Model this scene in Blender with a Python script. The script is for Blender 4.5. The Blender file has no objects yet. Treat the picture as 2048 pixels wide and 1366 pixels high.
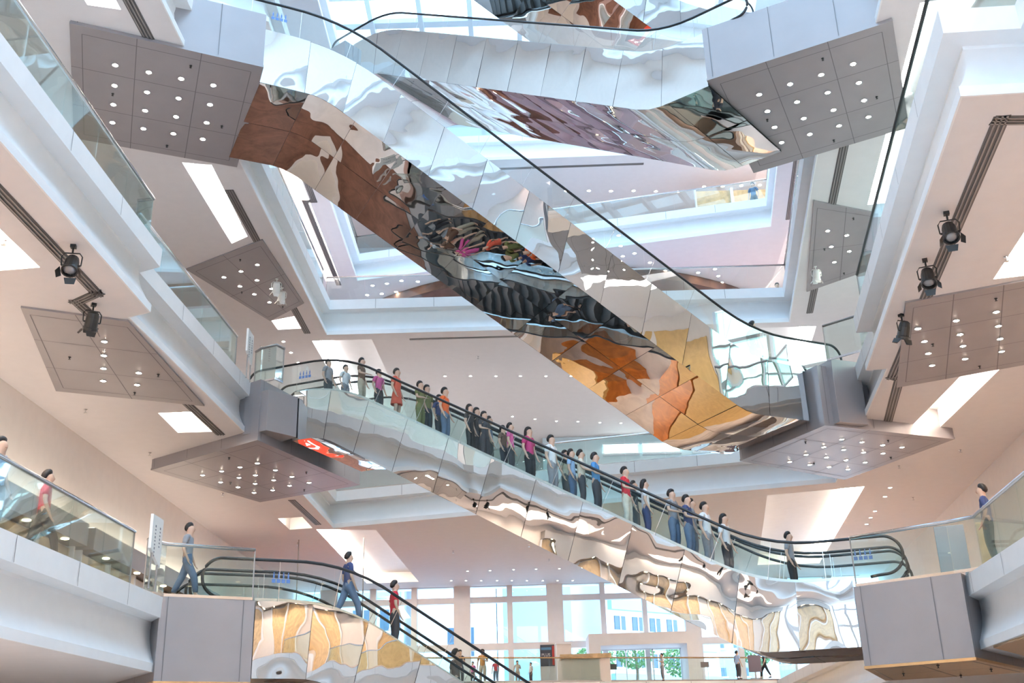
import bpy, bmesh, math, random
from mathutils import Vector, Matrix, geometry
C = bpy.context.scene.collection
S = bpy.context.scene
R = math.radians
PI = math.pi
random.seed(7)

# ------------------------------------------------------------------ camera, world, exposure
CAM_Z = 1.6
def make_camera():
    f, p, r = 2160.7, 0.36963, 0.02924
    right0 = Vector((1, 0, 0)); up0 = Vector((0, -math.sin(p), math.cos(p))); fwd = Vector((0, math.cos(p), math.sin(p)))
    right = right0 * math.cos(r) - up0 * math.sin(r)
    up = up0 * math.cos(r) + right0 * math.sin(r)
    cd = bpy.data.cameras.new('camera'); co = bpy.data.objects.new('camera', cd); C.objects.link(co)
    m = Matrix((right, up, -fwd)).transposed().to_4x4(); m.translation = (0, 0, CAM_Z)
    co.matrix_world = m
    cd.sensor_width = 36; cd.lens = 36 * f / 2048; cd.clip_end = 400; cd.clip_start = .05
    S.camera = co
make_camera()

S.view_settings.view_transform = 'Standard'
S.view_settings.look = 'None'
S.view_settings.gamma = 1
S.view_settings.use_curve_mapping = False
S.view_settings.exposure = 1.0
S.cycles.max_bounces = 14
S.cycles.diffuse_bounces = 6
S.cycles.glossy_bounces = 6
S.cycles.transparent_max_bounces = 32
S.cycles.caustics_reflective = False
S.cycles.caustics_refractive = False
S.cycles.sample_clamp_indirect = 6

def make_world():
    w = bpy.data.worlds.new('sky'); S.world = w; w.use_nodes = True
    nt = w.node_tree; nt.nodes.clear()
    out = nt.nodes.new('ShaderNodeOutputWorld'); bg = nt.nodes.new('ShaderNodeBackground')
    tc = nt.nodes.new('ShaderNodeTexCoord'); nz = nt.nodes.new('ShaderNodeTexNoise'); cr = nt.nodes.new('ShaderNodeValToRGB')
    nz.inputs['Scale'].default_value = 3.0; nz.inputs['Detail'].default_value = 5
    cr.color_ramp.elements[0].position = .4; cr.color_ramp.elements[0].color = (.36, .66, 1.0, 1)
    cr.color_ramp.elements[1].position = .6; cr.color_ramp.elements[1].color = (.72, .88, 1.0, 1)
    nt.links.new(tc.outputs['Generated'], nz.inputs['Vector']); nt.links.new(nz.outputs['Fac'], cr.inputs['Fac'])
    nt.links.new(cr.outputs['Color'], bg.inputs['Color']); bg.inputs['Strength'].default_value = 4.3
    nt.links.new(bg.outputs['Background'], out.inputs['Surface'])
make_world()

# ------------------------------------------------------------------ materials
M = {}
def newmat(name):
    m = bpy.data.materials.new(name); m.use_nodes = True
    nt = m.node_tree; b = nt.nodes['Principled BSDF']; M[name] = m
    return m, nt, b
def paint(name, col, rough=.5, metal=0, spec=.5, var=0.0, scale=3.0, bump=0.0):
    m, nt, b = newmat(name)
    b.inputs['Base Color'].default_value = (*col, 1); b.inputs['Roughness'].default_value = rough
    b.inputs['Metallic'].default_value = metal; b.inputs['Specular IOR Level'].default_value = spec
    if var or bump:
        tc = nt.nodes.new('ShaderNodeTexCoord'); nz = nt.nodes.new('ShaderNodeTexNoise')
        nz.inputs['Scale'].default_value = scale; nz.inputs['Detail'].default_value = 4
        nt.links.new(tc.outputs['Object'], nz.inputs['Vector'])
        if var:
            cr = nt.nodes.new('ShaderNodeValToRGB')
            cr.color_ramp.elements[0].position = .3; cr.color_ramp.elements[1].position = .7
            cr.color_ramp.elements[0].color = (*[c * (1 - var) for c in col], 1)
            cr.color_ramp.elements[1].color = (*[min(1, c * (1 + var)) for c in col], 1)
            nt.links.new(nz.outputs['Fac'], cr.inputs['Fac']); nt.links.new(cr.outputs['Color'], b.inputs['Base Color'])
        if bump:
            bp = nt.nodes.new('ShaderNodeBump'); bp.inputs['Strength'].default_value = bump; bp.inputs['Distance'].default_value = .02
            nt.links.new(nz.outputs['Fac'], bp.inputs['Height']); nt.links.new(bp.outputs['Normal'], b.inputs['Normal'])
    return m
def emit(name, col, strength):
    m, nt, b = newmat(name)
    b.inputs['Base Color'].default_value = (*col, 1)
    b.inputs['Emission Color'].default_value = (*col, 1); b.inputs['Emission Strength'].default_value = strength
    return m
def mirror(name, col, rough, wave, dist):
    """polished steel sheet with a gentle oil-canning wave"""
    m, nt, b = newmat(name)
    b.inputs['Base Color'].default_value = (*col, 1); b.inputs['Metallic'].default_value = 1; b.inputs['Roughness'].default_value = rough
    tc = nt.nodes.new('ShaderNodeTexCoord')
    n1 = nt.nodes.new('ShaderNodeTexNoise'); n1.inputs['Scale'].default_value = wave; n1.inputs['Detail'].default_value = 1.5; n1.inputs['Roughness'].default_value = .4
    n1.inputs['Distortion'].default_value = .4
    bp = nt.nodes.new('ShaderNodeBump'); bp.inputs['Strength'].default_value = 1; bp.inputs['Distance'].default_value = dist
    nt.links.new(tc.outputs['Object'], n1.inputs['Vector'])
    nt.links.new(n1.outputs['Fac'], bp.inputs['Height']); nt.links.new(bp.outputs['Normal'], b.inputs['Normal'])
    return m
def glass(name, tint, refl=1.0):
    m, nt, b = newmat(name); nt.nodes.remove(b)
    out = nt.nodes['Material Output']
    t = nt.nodes.new('ShaderNodeBsdfTransparent'); t.inputs['Color'].default_value = (*tint, 1)
    g = nt.nodes.new('ShaderNodeBsdfGlossy'); g.inputs['Roughness'].default_value = 0.0; g.inputs['Color'].default_value = (.95, 1, 1, 1)
    fr = nt.nodes.new('ShaderNodeFresnel'); fr.inputs['IOR'].default_value = 1.5
    mu = nt.nodes.new('ShaderNodeMath'); mu.operation = 'MULTIPLY'; mu.inputs[1].default_value = refl
    mx = nt.nodes.new('ShaderNodeMixShader')
    nt.links.new(fr.outputs['Fac'], mu.inputs[0]); nt.links.new(mu.outputs[0], mx.inputs['Fac'])
    nt.links.new(t.outputs[0], mx.inputs[1]); nt.links.new(g.outputs[0], mx.inputs[2]); nt.links.new(mx.outputs[0], out.inputs['Surface'])
    return m
paint('white_paint', (.87, .865, .865), .55, var=.015)
paint('ceiling_paint', (.77, .735, .73), .7, var=.015)
paint('wall_cream', (.84, .77, .71), .6, var=.02)
paint('wall_gallery', (.62, .74, .80), .6)
paint('wall_white', (.80, .79, .80), .6, var=.02)
paint('stone_floor', (.72, .69, .69), .25, var=.08, scale=1.2)
paint('wood_floor', (.47, .355, .30), .25, var=.15, scale=1.0)
paint('ground_stone', (.70, .62, .56), .22, var=.15, scale=.7)
paint('panel_grey', (.33, .305, .31), .38, metal=.25, var=.03, scale=1.5)
paint('panel_seam', (.16, .15, .155), .6)
paint('slot_dark', (.13, .12, .115), .6)
paint('slot_slat', (.30, .28, .27), .45, metal=.5)
paint('black_metal', (.02, .02, .02), .4)
paint('black_rubber', (.012, .012, .014), .35)
paint('white_plastic', (.82, .81, .78), .4)
paint('brushed_steel', (.72, .72, .73), .22, metal=1)
paint('chrome', (.85, .85, .87), .1, metal=1)
paint('step_metal', (.16, .165, .17), .4, metal=.7, var=.1, scale=30)
paint('stone_edge', (.36, .22, .19), .35)
paint('roof_frame', (.72, .77, .83), .5)
paint('wood_gold', (.62, .43, .22), .35, var=.2, scale=4)
paint('orange_wood', (.50, .16, .03), .3, var=.25, scale=2)
paint('booth_black', (.02, .018, .018), .4)
paint('booth_gold', (.60, .38, .14), .35, var=.1)
paint('carpet_brown', (.16, .07, .045), .8, var=.3, scale=2)
paint('poster_red', (.55, .06, .05), .5)
paint('poster_dark', (.06, .07, .10), .5)
paint('poster_blue', (.12, .30, .52), .5)
paint('dark_board', (.12, .10, .13), .4)
paint('building_white', (.70, .72, .74), .8, var=.04, scale=.3)
paint('building_pale', (.30, .44, .52), .8, var=.04, scale=.3)
paint('building_window', (.05, .10, .15), .3)
paint('leaf_green', (.10, .22, .07), .7, var=.5, scale=5)
paint('trunk_brown', (.16, .11, .07), .8)
paint('skin', (.62, .40, .29), .55)
paint('hair_black', (.015, .012, .012), .5)
paint('lens_grey', (.30, .31, .33), .15, metal=.4)
paint('sign_text', (.25, .25, .27), .6)
paint('blue_print', (.10, .20, .45), .5)
paint('copper_panel', (.80, .55, .30), .22, metal=.9, var=.1)
mirror('mirror_side', (.74, .735, .725), .012, .55, .05)
mirror('mirror_soffit', (.76, .70, .64), .012, .50, .05)
glass('rail_glass', (.90, .955, .945), .5)
glass('side_glass', (.88, .96, .96), .6)
glass('window_glass', (.95, .98, 1.0), .6)
glass('tinted_glass', (.66, .70, .60), .5)
glass('roof_glass', (.80, .92, 1.0), .5)
emit('lamp_white', (1.0, .90, .76), 70)
emit('cove_lamp', (1.0, .86, .72), 30)
emit('cove_lamp_cool', (1.0, .965, .95), 16)
emit('cove_lamp_pink', (1.0, .81, .76), 17)
emit('added_wall_wash', (1.0, .86, .72), 4.5)
emit('shop_lamp', (1.0, .84, .55), 5)
emit('purple_lamp', (.75, .35, 1.0), 3)
emit('screen_white', (.75, .97, 1.0), 2.2)
emit('sign_red_lit', (.8, .10, .06), .35)
emit('sign_white_lit', (.9, .95, 1.0), 1.6)

# ------------------------------------------------------------------ mesh helpers
class MB:
    def __init__(s): s.v = []; s.f = []; s.m = []; s.mats = []; s.cur = 0; s.smooth = False
    def mat(s, name):
        if name not in s.mats: s.mats.append(name)
        s.cur = s.mats.index(name); return s
    def face(s, pts):
        n = len(s.v); s.v += [tuple(p) for p in pts]; s.f.append(list(range(n, n + len(pts)))); s.m.append(s.cur)
    def idx(s, pts, faces):
        n = len(s.v); s.v += [tuple(p) for p in pts]
        for q in faces: s.f.append([n + i for i in q]); s.m.append(s.cur)
    def box(s, c, size, rz=0, M4=None):
        hx, hy, hz = [q / 2 for q in size]; cs, sn = math.cos(rz), math.sin(rz); pts = []
        for dx, dy, dz in ((-1,-1,-1),(1,-1,-1),(1,1,-1),(-1,1,-1),(-1,-1,1),(1,-1,1),(1,1,1),(-1,1,1)):
            x, y = dx * hx, dy * hy
            pts.append(Vector((c[0] + x * cs - y * sn, c[1] + x * sn + y * cs, c[2] + dz * hz)))
        if M4: pts = [M4 @ p for p in pts]
        s.idx(pts, [(0,3,2,1),(4,5,6,7),(0,1,5,4),(1,2,6,5),(2,3,7,6),(3,0,4,7)])
    def prism(s, poly, z0, z1):
        n = len(poly); pts = [(x, y, z0) for x, y in poly] + [(x, y, z1) for x, y in poly]
        fs = [tuple(reversed(range(n))), tuple(range(n, 2 * n))] + [(i, (i + 1) % n, n + (i + 1) % n, n + i) for i in range(n)]
        s.idx(pts, fs)
    def tube(s, path, r, n=8, cap=True):
        path = [Vector(p) for p in path]; rings = []
        for i, p in enumerate(path):
            t = (path[min(i + 1, len(path) - 1)] - path[max(i - 1, 0)]).normalized()
            a = Vector((0, 0, 1)) if abs(t.z) < .9 else Vector((1, 0, 0))
            u = t.cross(a).normalized(); w = t.cross(u).normalized()
            rr = r[i] if isinstance(r, (list, tuple)) else r
            rings.append([p + u * (rr * math.cos(2 * PI * k / n)) + w * (rr * math.sin(2 * PI * k / n)) for k in range(n)])
        pts = [q for g in rings for q in g]; fs = []
        for i in range(len(path) - 1):
            for k in range(n):
                fs.append((i * n + k, i * n + (k + 1) % n, (i + 1) * n + (k + 1) % n, (i + 1) * n + k))
        if cap: fs += [tuple(range(n)), tuple(range((len(path) - 1) * n, len(path) * n))]
        s.idx(pts, fs)
    def lathe(s, prof, n=16, M4=None):
        pts = []; fs = []
        for r, z in prof:
            for k in range(n): pts.append(Vector((r * math.cos(2 * PI * k / n), r * math.sin(2 * PI * k / n), z)))
        if M4: pts = [M4 @ p for p in pts]
        for i in range(len(prof) - 1):
            for k in range(n): fs.append((i * n + k, i * n + (k + 1) % n, (i + 1) * n + (k + 1) % n, (i + 1) * n + k))
        fs += [tuple(range(n)), tuple(range((len(prof) - 1) * n, len(prof) * n))]
        s.idx(pts, fs)
    def build(s, name, parent=None, off=None, smooth=False, bevel=0):
        me = bpy.data.meshes.new(name)
        o3 = Vector(off) if off is not None else (parent_world(parent) if parent else Vector((0, 0, 0)))
        me.from_pydata([tuple(Vector(p) - o3) for p in s.v], [], s.f)
        for mn in s.mats: me.materials.append(M[mn])
        for p, i in zip(me.polygons, s.m): p.material_index = i; p.use_smooth = smooth
        bm = bmesh.new(); bm.from_mesh(me)
        bmesh.ops.remove_doubles(bm, verts=bm.verts, dist=1e-5)
        bmesh.ops.recalc_face_normals(bm, faces=bm.faces); bm.to_mesh(me); bm.free()
        o = bpy.data.objects.new(name, me); C.objects.link(o)
        if parent: o.parent = parent
        elif off is not None: o.location = off
        if bevel:
            b = o.modifiers.new('bevel', 'BEVEL'); b.width = bevel; b.segments = 2; b.limit_method = 'ANGLE'
        return o
def parent_world(o):
    p = Vector((0, 0, 0))
    while o: p += o.location; o = o.parent
    return p
def tag(o, label, cat, group=None):
    o['label'] = label; o['category'] = cat
    if group: o['group'] = group
    return o
def empty(name, loc, label, cat, group=None, rz=0):
    o = bpy.data.objects.new(name, None); C.objects.link(o); o.location = loc; o.rotation_euler = (0, 0, rz); o.empty_display_size = .2
    return tag(o, label, cat, group)
def struct(o): o['kind'] = 'structure'; return o
def dup(o, parent=None):
    c = o.copy(); C.objects.link(c)
    if parent: c.parent = parent
    for ch in list(o.children): dup(ch, c)
    return c

def offset_loop(loop, d):
    """offset a closed CCW loop to its right (outwards) by d"""
    n = len(loop); out = []
    for i in range(n):
        p0 = Vector(loop[i - 1]); p1 = Vector(loop[i]); p2 = Vector(loop[(i + 1) % n])
        a = (p1 - p0).normalized(); b = (p2 - p1).normalized()
        na = Vector((a.y, -a.x)); nb = Vector((b.y, -b.x))
        k = na + nb; k = k / max(.2, (k.length_squared / 2)) if k.length > 1e-4 else na
        out.append(tuple(p1 + k * d))
    return out
def flat(name, outer, holes, z, mat, thick=0.0):
    """horizontal polygon with holes"""
    lists = [[Vector((x, y, 0)) for x, y in outer]] + [[Vector((x, y, 0)) for x, y in h] for h in holes]
    tris = geometry.tessellate_polygon(lists)
    pts = [p for l in lists for p in l]
    mb = MB().mat(mat)
    mb.idx([(p.x, p.y, z) for p in pts], [tuple(t) for t in tris])
    return struct(mb.build(name))

# ------------------------------------------------------------------ levels
Z = {1: 5.0, 2: 12.2, 3: 19.5, 4: 26.6, 5: 33.8}
BOT = 1.5                                   # slab top to ceiling
LOOP = {
 1: [(-7.95,-8),(4.9,-8),(9.5,23.4),(10.2,27.2),(12.9,57.2),(-7.3,50.7),(-7.5,23.5)],
 2: [(-7.95,-8),(4.2,-8),(7.87,13.69),(6.71,13.75),(9.0,26.4),(9.5,26.33),(11.5,38.55),(-7.45,43.95),(-7.69,31.4),(-8.1,21.45),(-7.57,21.2),(-7.69,13.6)],
 3: [(-7.9,-8),(4.3,-8),(9.25,23.8),(8.4,24.0),(11.24,40.93),(-7.45,40.86),(-7.6,29.9),(-7.65,22.4)],
 4: [(-11,-8),(8.2,-8),(12.4,30),(12.2,37.5),(11.1,37.6),(11.36,39.78),(12.43,46.32),(-7.85,51.1),(-7.8,30),(-11,28)],
 5: [(-11,-8),(8.2,-8),(13.2,34),(12.9,51.3),(-7.85,51.6),(-7.8,30),(-11,28)],
}
OUTER = [(-12.6,-13),(8.4,-13),(14.1,21),(20.3,62),(-12.6,62)]
NOS = .42
# coves: four corners on the ceiling, lamp along edge index
COVES = {
 1: [([(9.2,2.0),(11.0,1.7),(12.4,10.0),(10.6,10.3)],3,'added warm fill light trough, unseen under the near right first gallery'),  # unseen trough added to warm the ground floor
     ([(-11.0,2.0),(-9.2,2.0),(-9.2,14.0),(-11.0,14.0)],1,'added warm fill light trough, unseen under the near left first gallery')],  # added lamp out of view, brightens the lower faces
 2: [([(8.2,1.0),(9.4,.8),(10.8,9.5),(9.5,9.8)],3,'added fill light trough over the near right first gallery, out of view'),  # added for more warm light low on the right, not seen
     ([(-11.4,-2.0),(-10.0,-2.0),(-10.0,8.0),(-11.4,8.0)],1,'added fill light trough over the near left first gallery, out of view'),  # left counterpart, likewise added to warm the lower levels
     ([(-8.3,44.3),(-5.9,43.9+.9),(-5.4,58.9),(-8.2,58.9)],3,'long white ceiling light trough over the ground entrance, left of the bare ceiling'),
     ([(9.5,40.4),(12.9,39.4),(15.6,56.6),(12.4,56.6)],1,'wide white ceiling light trough at the right end of the window hall'),
     ([(-9.72,28.1),(-8.55,28.1),(-8.75,30.0),(-9.74,30.0)],2,'small four-sided ceiling light recess beside the lower left grey lozenge'),
     ([(-9.39,42.0),(-8.4,41.8),(-8.4,44.0),(-9.38,44.2)],0,'smallest ceiling light recess, just left of the long trough over the entrance'),
     ([(-11.0,12.0),(-9.2,12.0),(-9.05,18.8),(-10.8,19.0)],1,'bright ceiling light recess cut off by the left picture edge'),
     ([(11.75,26.6),(12.6,26.3),(13.0,32.45),(12.05,32.25)],3,'slanted ceiling light trough between the two right-hand grey panels'),
     ([(9.2,14.0),(11.0,13.6),(11.8,20.3),(10.1,20.7)],3,'bright ceiling light trough at the right picture edge')],
 3: [([(-9.4,27.2),(-8.6,27.4),(-8.65,32.0),(-9.3,32.5)],1,'ceiling light trough below the upper left grey platform'),
     ([(-8.27,41.6),(-5.8,41.6),(-5.3,56.0),(-7.9,56.0)],3,'wide white ceiling light trough behind the left end of the middle escalator'),
     ([(-9.45,39.3),(-8.45,38.9),(-8.4,40.2),(-9.4,40.25)],3,'short ceiling light recess below the eight-lamp grey lozenge'),
     ([(10.0,41.6),(12.6,41.6),(14.6,56.0),(12.0,56.0)],1,'white ceiling light trough behind the lower end of the mirrored escalator'),
     ([(-9.5,12.0),(-8.8,12.0),(-8.8,20.4),(-9.5,20.2)],1,'ceiling light trough at the top left, ending on the grey platform'),
     ([(9.87,21.0),(10.8,20.8),(12.5,30.9),(11.6,31.05)],3,'long bright ceiling light trough along the right glass railing'),
     ([(9.0,4.0),(10.0,3.8),(12.0,17.0),(11.0,17.2)],1,'ceiling light trough over the near right gallery')],
 4: [([(13.4,46.0),(16.4,45.6),(18.6,60.0),(14.6,60.0)],1,'added fill light trough of the far right third gallery'),  # out-of-view lamp added to brighten the dim far ceilings
     ([(-9.65,30.0),(-8.85,30.0),(-8.85,51.2),(-9.6,51.2)],1,'long white ceiling light trough over the far left third gallery'),
     ([(12.9,18.0),(13.4,18.0),(15.0,34.0),(14.4,34.0)],1,'ceiling light trough over the upper right gallery')],
 5: [([(13.6,46.0),(16.6,45.6),(18.6,60.0),(14.6,60.0)],1,'added fill light trough of the top right far gallery'),  # added on the top level too, lifts the far ceiling from out of view
     ([(-6.9,52.6),(-5.0,52.5),(-4.6,57.0),(-6.6,57.0)],1,'white ceiling light trough of the top gallery behind the mirrored escalator')],
}
def sweep_profile(name, loop, prof, mat, smooth=False, parent=None):
    mb = MB().mat(mat); rows = [[(x, y, z) for x, y in offset_loop(loop, d)] for d, z in prof]; n = len(loop)
    for a, b in zip(rows, rows[1:]):
        for i in range(n):
            j = (i + 1) % n; mb.face([a[i], a[j], b[j], b[i]])
    return mb.build(name, parent, smooth=smooth)
def seams(loop, z0, z1, d, step=2.4):
    mb = MB().mat('panel_seam'); lp = offset_loop(loop, d - .004); n = len(lp)
    for i in range(n):
        a = Vector(lp[i]); b = Vector(lp[(i + 1) % n]); L = (b - a).length; t = (b - a).normalized()
        k = step
        while k < L - .5:
            p = a + t * k; q = p + t * .014; mb.face([(p.x, p.y, z0), (q.x, q.y, z0), (q.x, q.y, z1), (p.x, p.y, z1)]); k += step
    return mb
tn = 0
for k in range(1, 6):
    z = Z[k]; lp = LOOP[k]
    struct(sweep_profile('trim_%d' % k, lp, [(.30, z), (0, z), (.015, z - NOS), (.36, z - NOS - .02), (.36, z - NOS - .08)], 'white_paint'))
    struct(seams(lp, z - NOS + .005, z - .005, 0).build('trim_%d' % (k + 20)))
    prof = [(.36, z - NOS - .08), (.38, z - .62), (.36, z - .80), (.30, z - 1.0), (.20, z - 1.2), (.12, z - 1.32)]
    struct(sweep_profile('trim_%d' % (k + 10), lp, prof, 'white_paint', True))
    struct(sweep_profile('trim_%d' % (k + 30), lp, [(.12, z - 1.32), (.10, z - 1.33), (.10, z - BOT - .004), (.135, z - BOT - .004)], 'white_paint'))
    struct(sweep_profile('trim_%d' % (k + 40), lp, [(.16, z), (.16, z + .025), (.42, z + .025)], 'stone_edge'))
    flat('floor_%d' % k, OUTER, [offset_loop(lp, .28)], z + .01, 'wood_floor' if k == 1 else 'stone_floor')
    holes = [offset_loop(lp, .12)] + [c[0] for c in COVES.get(k, [])]
    flat('ceiling_%d' % k, OUTER, holes, z - BOT, 'ceiling_paint')
    for poly, lampedge, lab in COVES.get(k, []):
        zc = z - BOT; h = .55; n = len(poly)
        cx = sum(p[0] for p in poly) / n; cy = sum(p[1] for p in poly) / n
        t = empty('ceiling_light_trough', (cx, cy, zc), lab, 'ceiling light')
        mb = MB().mat('white_paint')
        for i in range(n):
            a, b = poly[i], poly[(i + 1) % n]
            mb.face([(*a, zc), (*b, zc), (*b, zc + h), (*a, zc + h)])
        mb.face([(x, y, zc + h) for x, y in poly]); mb.build('recess', t)
        a = Vector(poly[lampedge]); b = Vector(poly[(lampedge + 1) % n]); cc = Vector((cx, cy))
        inn = ((cc - (a + b) / 2)); tt = (b - a).normalized(); nn = Vector((-tt.y, tt.x)); nn = nn if nn.dot(inn) > 0 else -nn
        wdt = min(.5, .45 * abs(nn.dot(inn)) * 2)
        mb = MB().mat('cove_lamp' if k <= 2 else 'cove_lamp_pink' if k >= 4 else 'cove_lamp_cool')
        q = [a + nn * .03 + tt * .05, b + nn * .03 - tt * .05, b + nn * wdt - tt * .05, a + nn * wdt + tt * .05]
        mb.prism([(p.x, p.y) for p in q], zc + h - .06, zc + h - .01); mb.build('lamp_strip', t)
# ground floor
flat('floor_0', OUTER, [], 0.0, 'ground_stone')
# outer walls
def wall(name, a, b, z0, z1, mat, th=.25):
    a = Vector(a); b = Vector(b); t = (b - a).normalized(); n = Vector((t.y, -t.x)) * th
    mb = MB().mat(mat); mb.prism([tuple(a), tuple(b), tuple(b + n), tuple(a + n)], z0, z1); return struct(mb.build(name))
ZT = 42.0
wall('wall_left', (-12.6, 62), (-12.6, -13), 0, ZT, 'wall_cream')
RW = lambda y: (14.1 + (y - 21) * 6.2 / 41, y)
wall('wall_right', RW(21), RW(62), 0, Z[2], 'wall_cream')
wall('wall_right_upper', RW(21), RW(62), 17.6, ZT, 'wall_cream')
wall('wall_right_pier', RW(21), RW(24.5), Z[2], 17.6, 'wall_cream')
wall('wall_right_far', RW(37), RW(62), Z[2], 17.6, 'wall_cream')
def side_window():
    mb = MB().mat('roof_frame')
    for i in range(7):
        x, y = RW(24.5 + 12.5 * i / 6); mb.box((x + .1, y, 14.9), (.2, .22, 5.4))
    for z in (12.9, 14.6, 16.2):
        a, b = RW(24.5), RW(37); mb.prism([a, b, (b[0] + .2, b[1]), (a[0] + .2, a[1])], z, z + .14)
    struct(mb.build('window_7'))
    mb = MB().mat('tinted_glass'); mb.prism([a, b, (b[0] + .03, b[1]), (a[0] + .03, a[1])], Z[2] + .02, 17.55); struct(mb.build('window_6'))
side_window()
wall('wall_right_near', (8.4, -13), (14.1, 21), 0, ZT, 'wall_cream')
def back_facade():
    mb = MB().mat('roof_frame')
    for i in range(8):
        mb.box((-12.4 + 20.6 * i / 7, -13, ZT / 2), (.35, .3, ZT))
    zz = 0.2
    while zz < ZT: mb.box((-2.1, -13, zz), (20.8, .25, .3)); zz += 2.4
    struct(mb.build('window_8'))
back_facade()
wall('wall_far', (20.3, 62), (-12.6, 62), 10.7, ZT, 'wall_white')
wall('wall_far_low', (20.3, 62), (-12.6, 62), 0, 5.0, 'wall_white')

# roof with glazed skylight
def roof():
    RL = [(-11,-8),(7.8,-8),(15.2,56),(-11,56)]
    flat('ceiling_6', OUTER, [RL], ZT, 'white_paint')
    mb = MB().mat('roof_frame')
    x = -10.6
    while x < 15.1:
        y0 = -8 if x < 7.8 else -8 + (x - 7.8) / 7.4 * 64
        mb.box((x, (y0 + 56) / 2, ZT + .35), (.28, 56 - y0, .7)); x += 2.9
    y = -7
    while y < 56:
        x1 = 7.8 + (y + 8) / 64 * 7.4
        mb.box(((x1 - 11) / 2, y, ZT + .45), (x1 + 11, .55, .3)); y += 2.6
    struct(mb.build('trim_60'))
    mb = MB().mat('roof_glass'); mb.face([(x, y, ZT + .72) for x, y in RL]); struct(mb.build('window_9'))
    # deep white upstand round the opening
    struct(sweep_profile('trim_61', RL, [(0, ZT), (0, ZT + .8)], 'white_paint'))
roof()

# ------------------------------------------------------------------ ceiling downlights
DL = {'L3L':[(-9.61,22.35),(-8.89,22.68),(-8.17,22.99),(-7.44,23.31),(-9.93,23.2),(-9.21,23.53),(-8.49,23.84),(-7.76,24.17),(-10.26,24.04),(-9.53,24.36),(-8.81,24.69),(-8.08,25.02),(-10.58,24.88),(-9.86,25.22),(-9.13,25.51),(-8.41,25.83)],
'L3R':[(6.75,24.45),(7.47,24.01),(8.19,23.63),(8.89,23.2),(7.14,25.26),(7.85,24.85),(8.57,24.45),(9.28,24.04),(7.51,26.08),(8.23,25.67),(8.95,25.29),(9.66,24.87),(7.89,26.9),(8.6,26.5),(9.32,26.1),(10.02,25.69)],
'L2L':[(-9.99,33.57),(-9.27,33.14),(-8.59,32.72),(-9.67,34.54),(-8.94,34.02),(-9.28,35.28),(-7.95,32.31),(-8.35,33.76),(-8.62,34.87),(-8.94,36.12),(-7.59,33.21),(-7.92,34.48),(-8.25,35.84),(-7.24,34.09),(-7.56,35.28),(-6.85,34.95)],
'L2R':[(8.86,34.06),(9.18,33.21),(9.62,34.5),(9.52,32.35),(9.93,33.61),(10.35,34.88),(9.85,31.53),(10.24,32.74),(10.67,34.03),(11.08,35.27),(10.57,31.91),(10.98,33.15),(11.4,34.41),(11.33,32.33),(11.65,33.33),(12.03,32.65)],
'C2L':[(-9.19,22.62),(-9.52,23.49),(-9.84,24.36),(-10.17,25.24),(-9.12,24.74),(-9.45,25.61)],
'C2R':[(9.39,23.29),(9.84,24.15),(10.23,25.0),(10.64,25.9),(10.12,22.86),(10.54,23.75),(10.91,24.54),(11.32,25.48),(10.85,22.41),(11.25,23.28),(11.64,24.13),(12.04,25.01)],
'C3L':[(-10.21,35.02),(-9.49,34.57),(-8.8,34.08),(-9.84,35.84),(-9.11,35.36),(-9.49,36.58),(-8.76,36.14),(-9.1,37.36)],
'C3R':[(10.75,32.74),(11.5,33.12),(11.2,33.98),(11.94,34.39),(11.65,35.26),(11.33,36.14)],
'C3x':[(-9.45,41.56),(-9.4,42.86),(-9.32,44.11)],
'C3f':[(-3.1,46.43),(-1.94,46.53),(-0.78,46.64),(0.34,46.73),(1.51,46.84),(2.67,46.94)],
'C3g':[(-0.09,52.95),(1.07,53.5),(2.19,53.97),(3.32,54.17),(4.49,54.47),(5.61,54.67),(6.74,54.88)],
'C2f':[(-2.62,55.84),(-1.47,55.89),(-0.26,55.79),(0.89,55.84),(2.09,55.9),(3.27,55.8)],
'C2g':[(-3.64,58.79),(-2.86,58.94),(-2.04,59.09),(-1.19,59.25),(-0.39,59.4),(0.43,59.56),(1.3,59.72),(2.11,59.88),(2.94,60.03)],
'C2r':[(13.94,39.7),(14.22,41.21),(14.64,43.88),(14.85,45.18),(15.09,46.55)],
'C4l':[(-7.25,50.9+1),(-6.47,51.7),(-5.67,51.4),(-4.83,51.56),(-7.7,53.11),(-6.9,53.0),(-6.11,52.8),(-5.23,52.5),(-8.09,54.04),(-7.28,53.9)],
'C4r':[(6.26,48.92),(8.06,51.11),(9.02,51.8),(9.83,51.47),(10.65,51.09),(10.97,51.97),(10.18,52.36),(11.3,52.84),(8.44,52.23),(7.84,51.8)],
'C5':[(3.4,55.31),(4.72,55.38),(6.01,55.49),(7.33,55.54),(8.64,55.68),(9.96,55.78)]}
def downlight_mesh(parent, x, y, z, r=.066):
    """recessed lamp as a part of its panel"""
    mb = MB().mat('brushed_steel'); T = Matrix.Translation((x, y, z))
    mb.lathe([(r * 1.25, -.004), (r * 1.25, -.014), (r, -.014), (r, .03)], 14, T)
    mb.mat('lamp_white'); mb.lathe([(r * .96, -.010), (r * .5, -.022), (.005, -.026)], 14, T)
    return mb.build('downlight', parent, smooth=True)
ORD = ['first', 'second', 'third', 'fourth', 'fifth', 'sixth', 'seventh', 'eighth', 'ninth', 'tenth']
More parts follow.
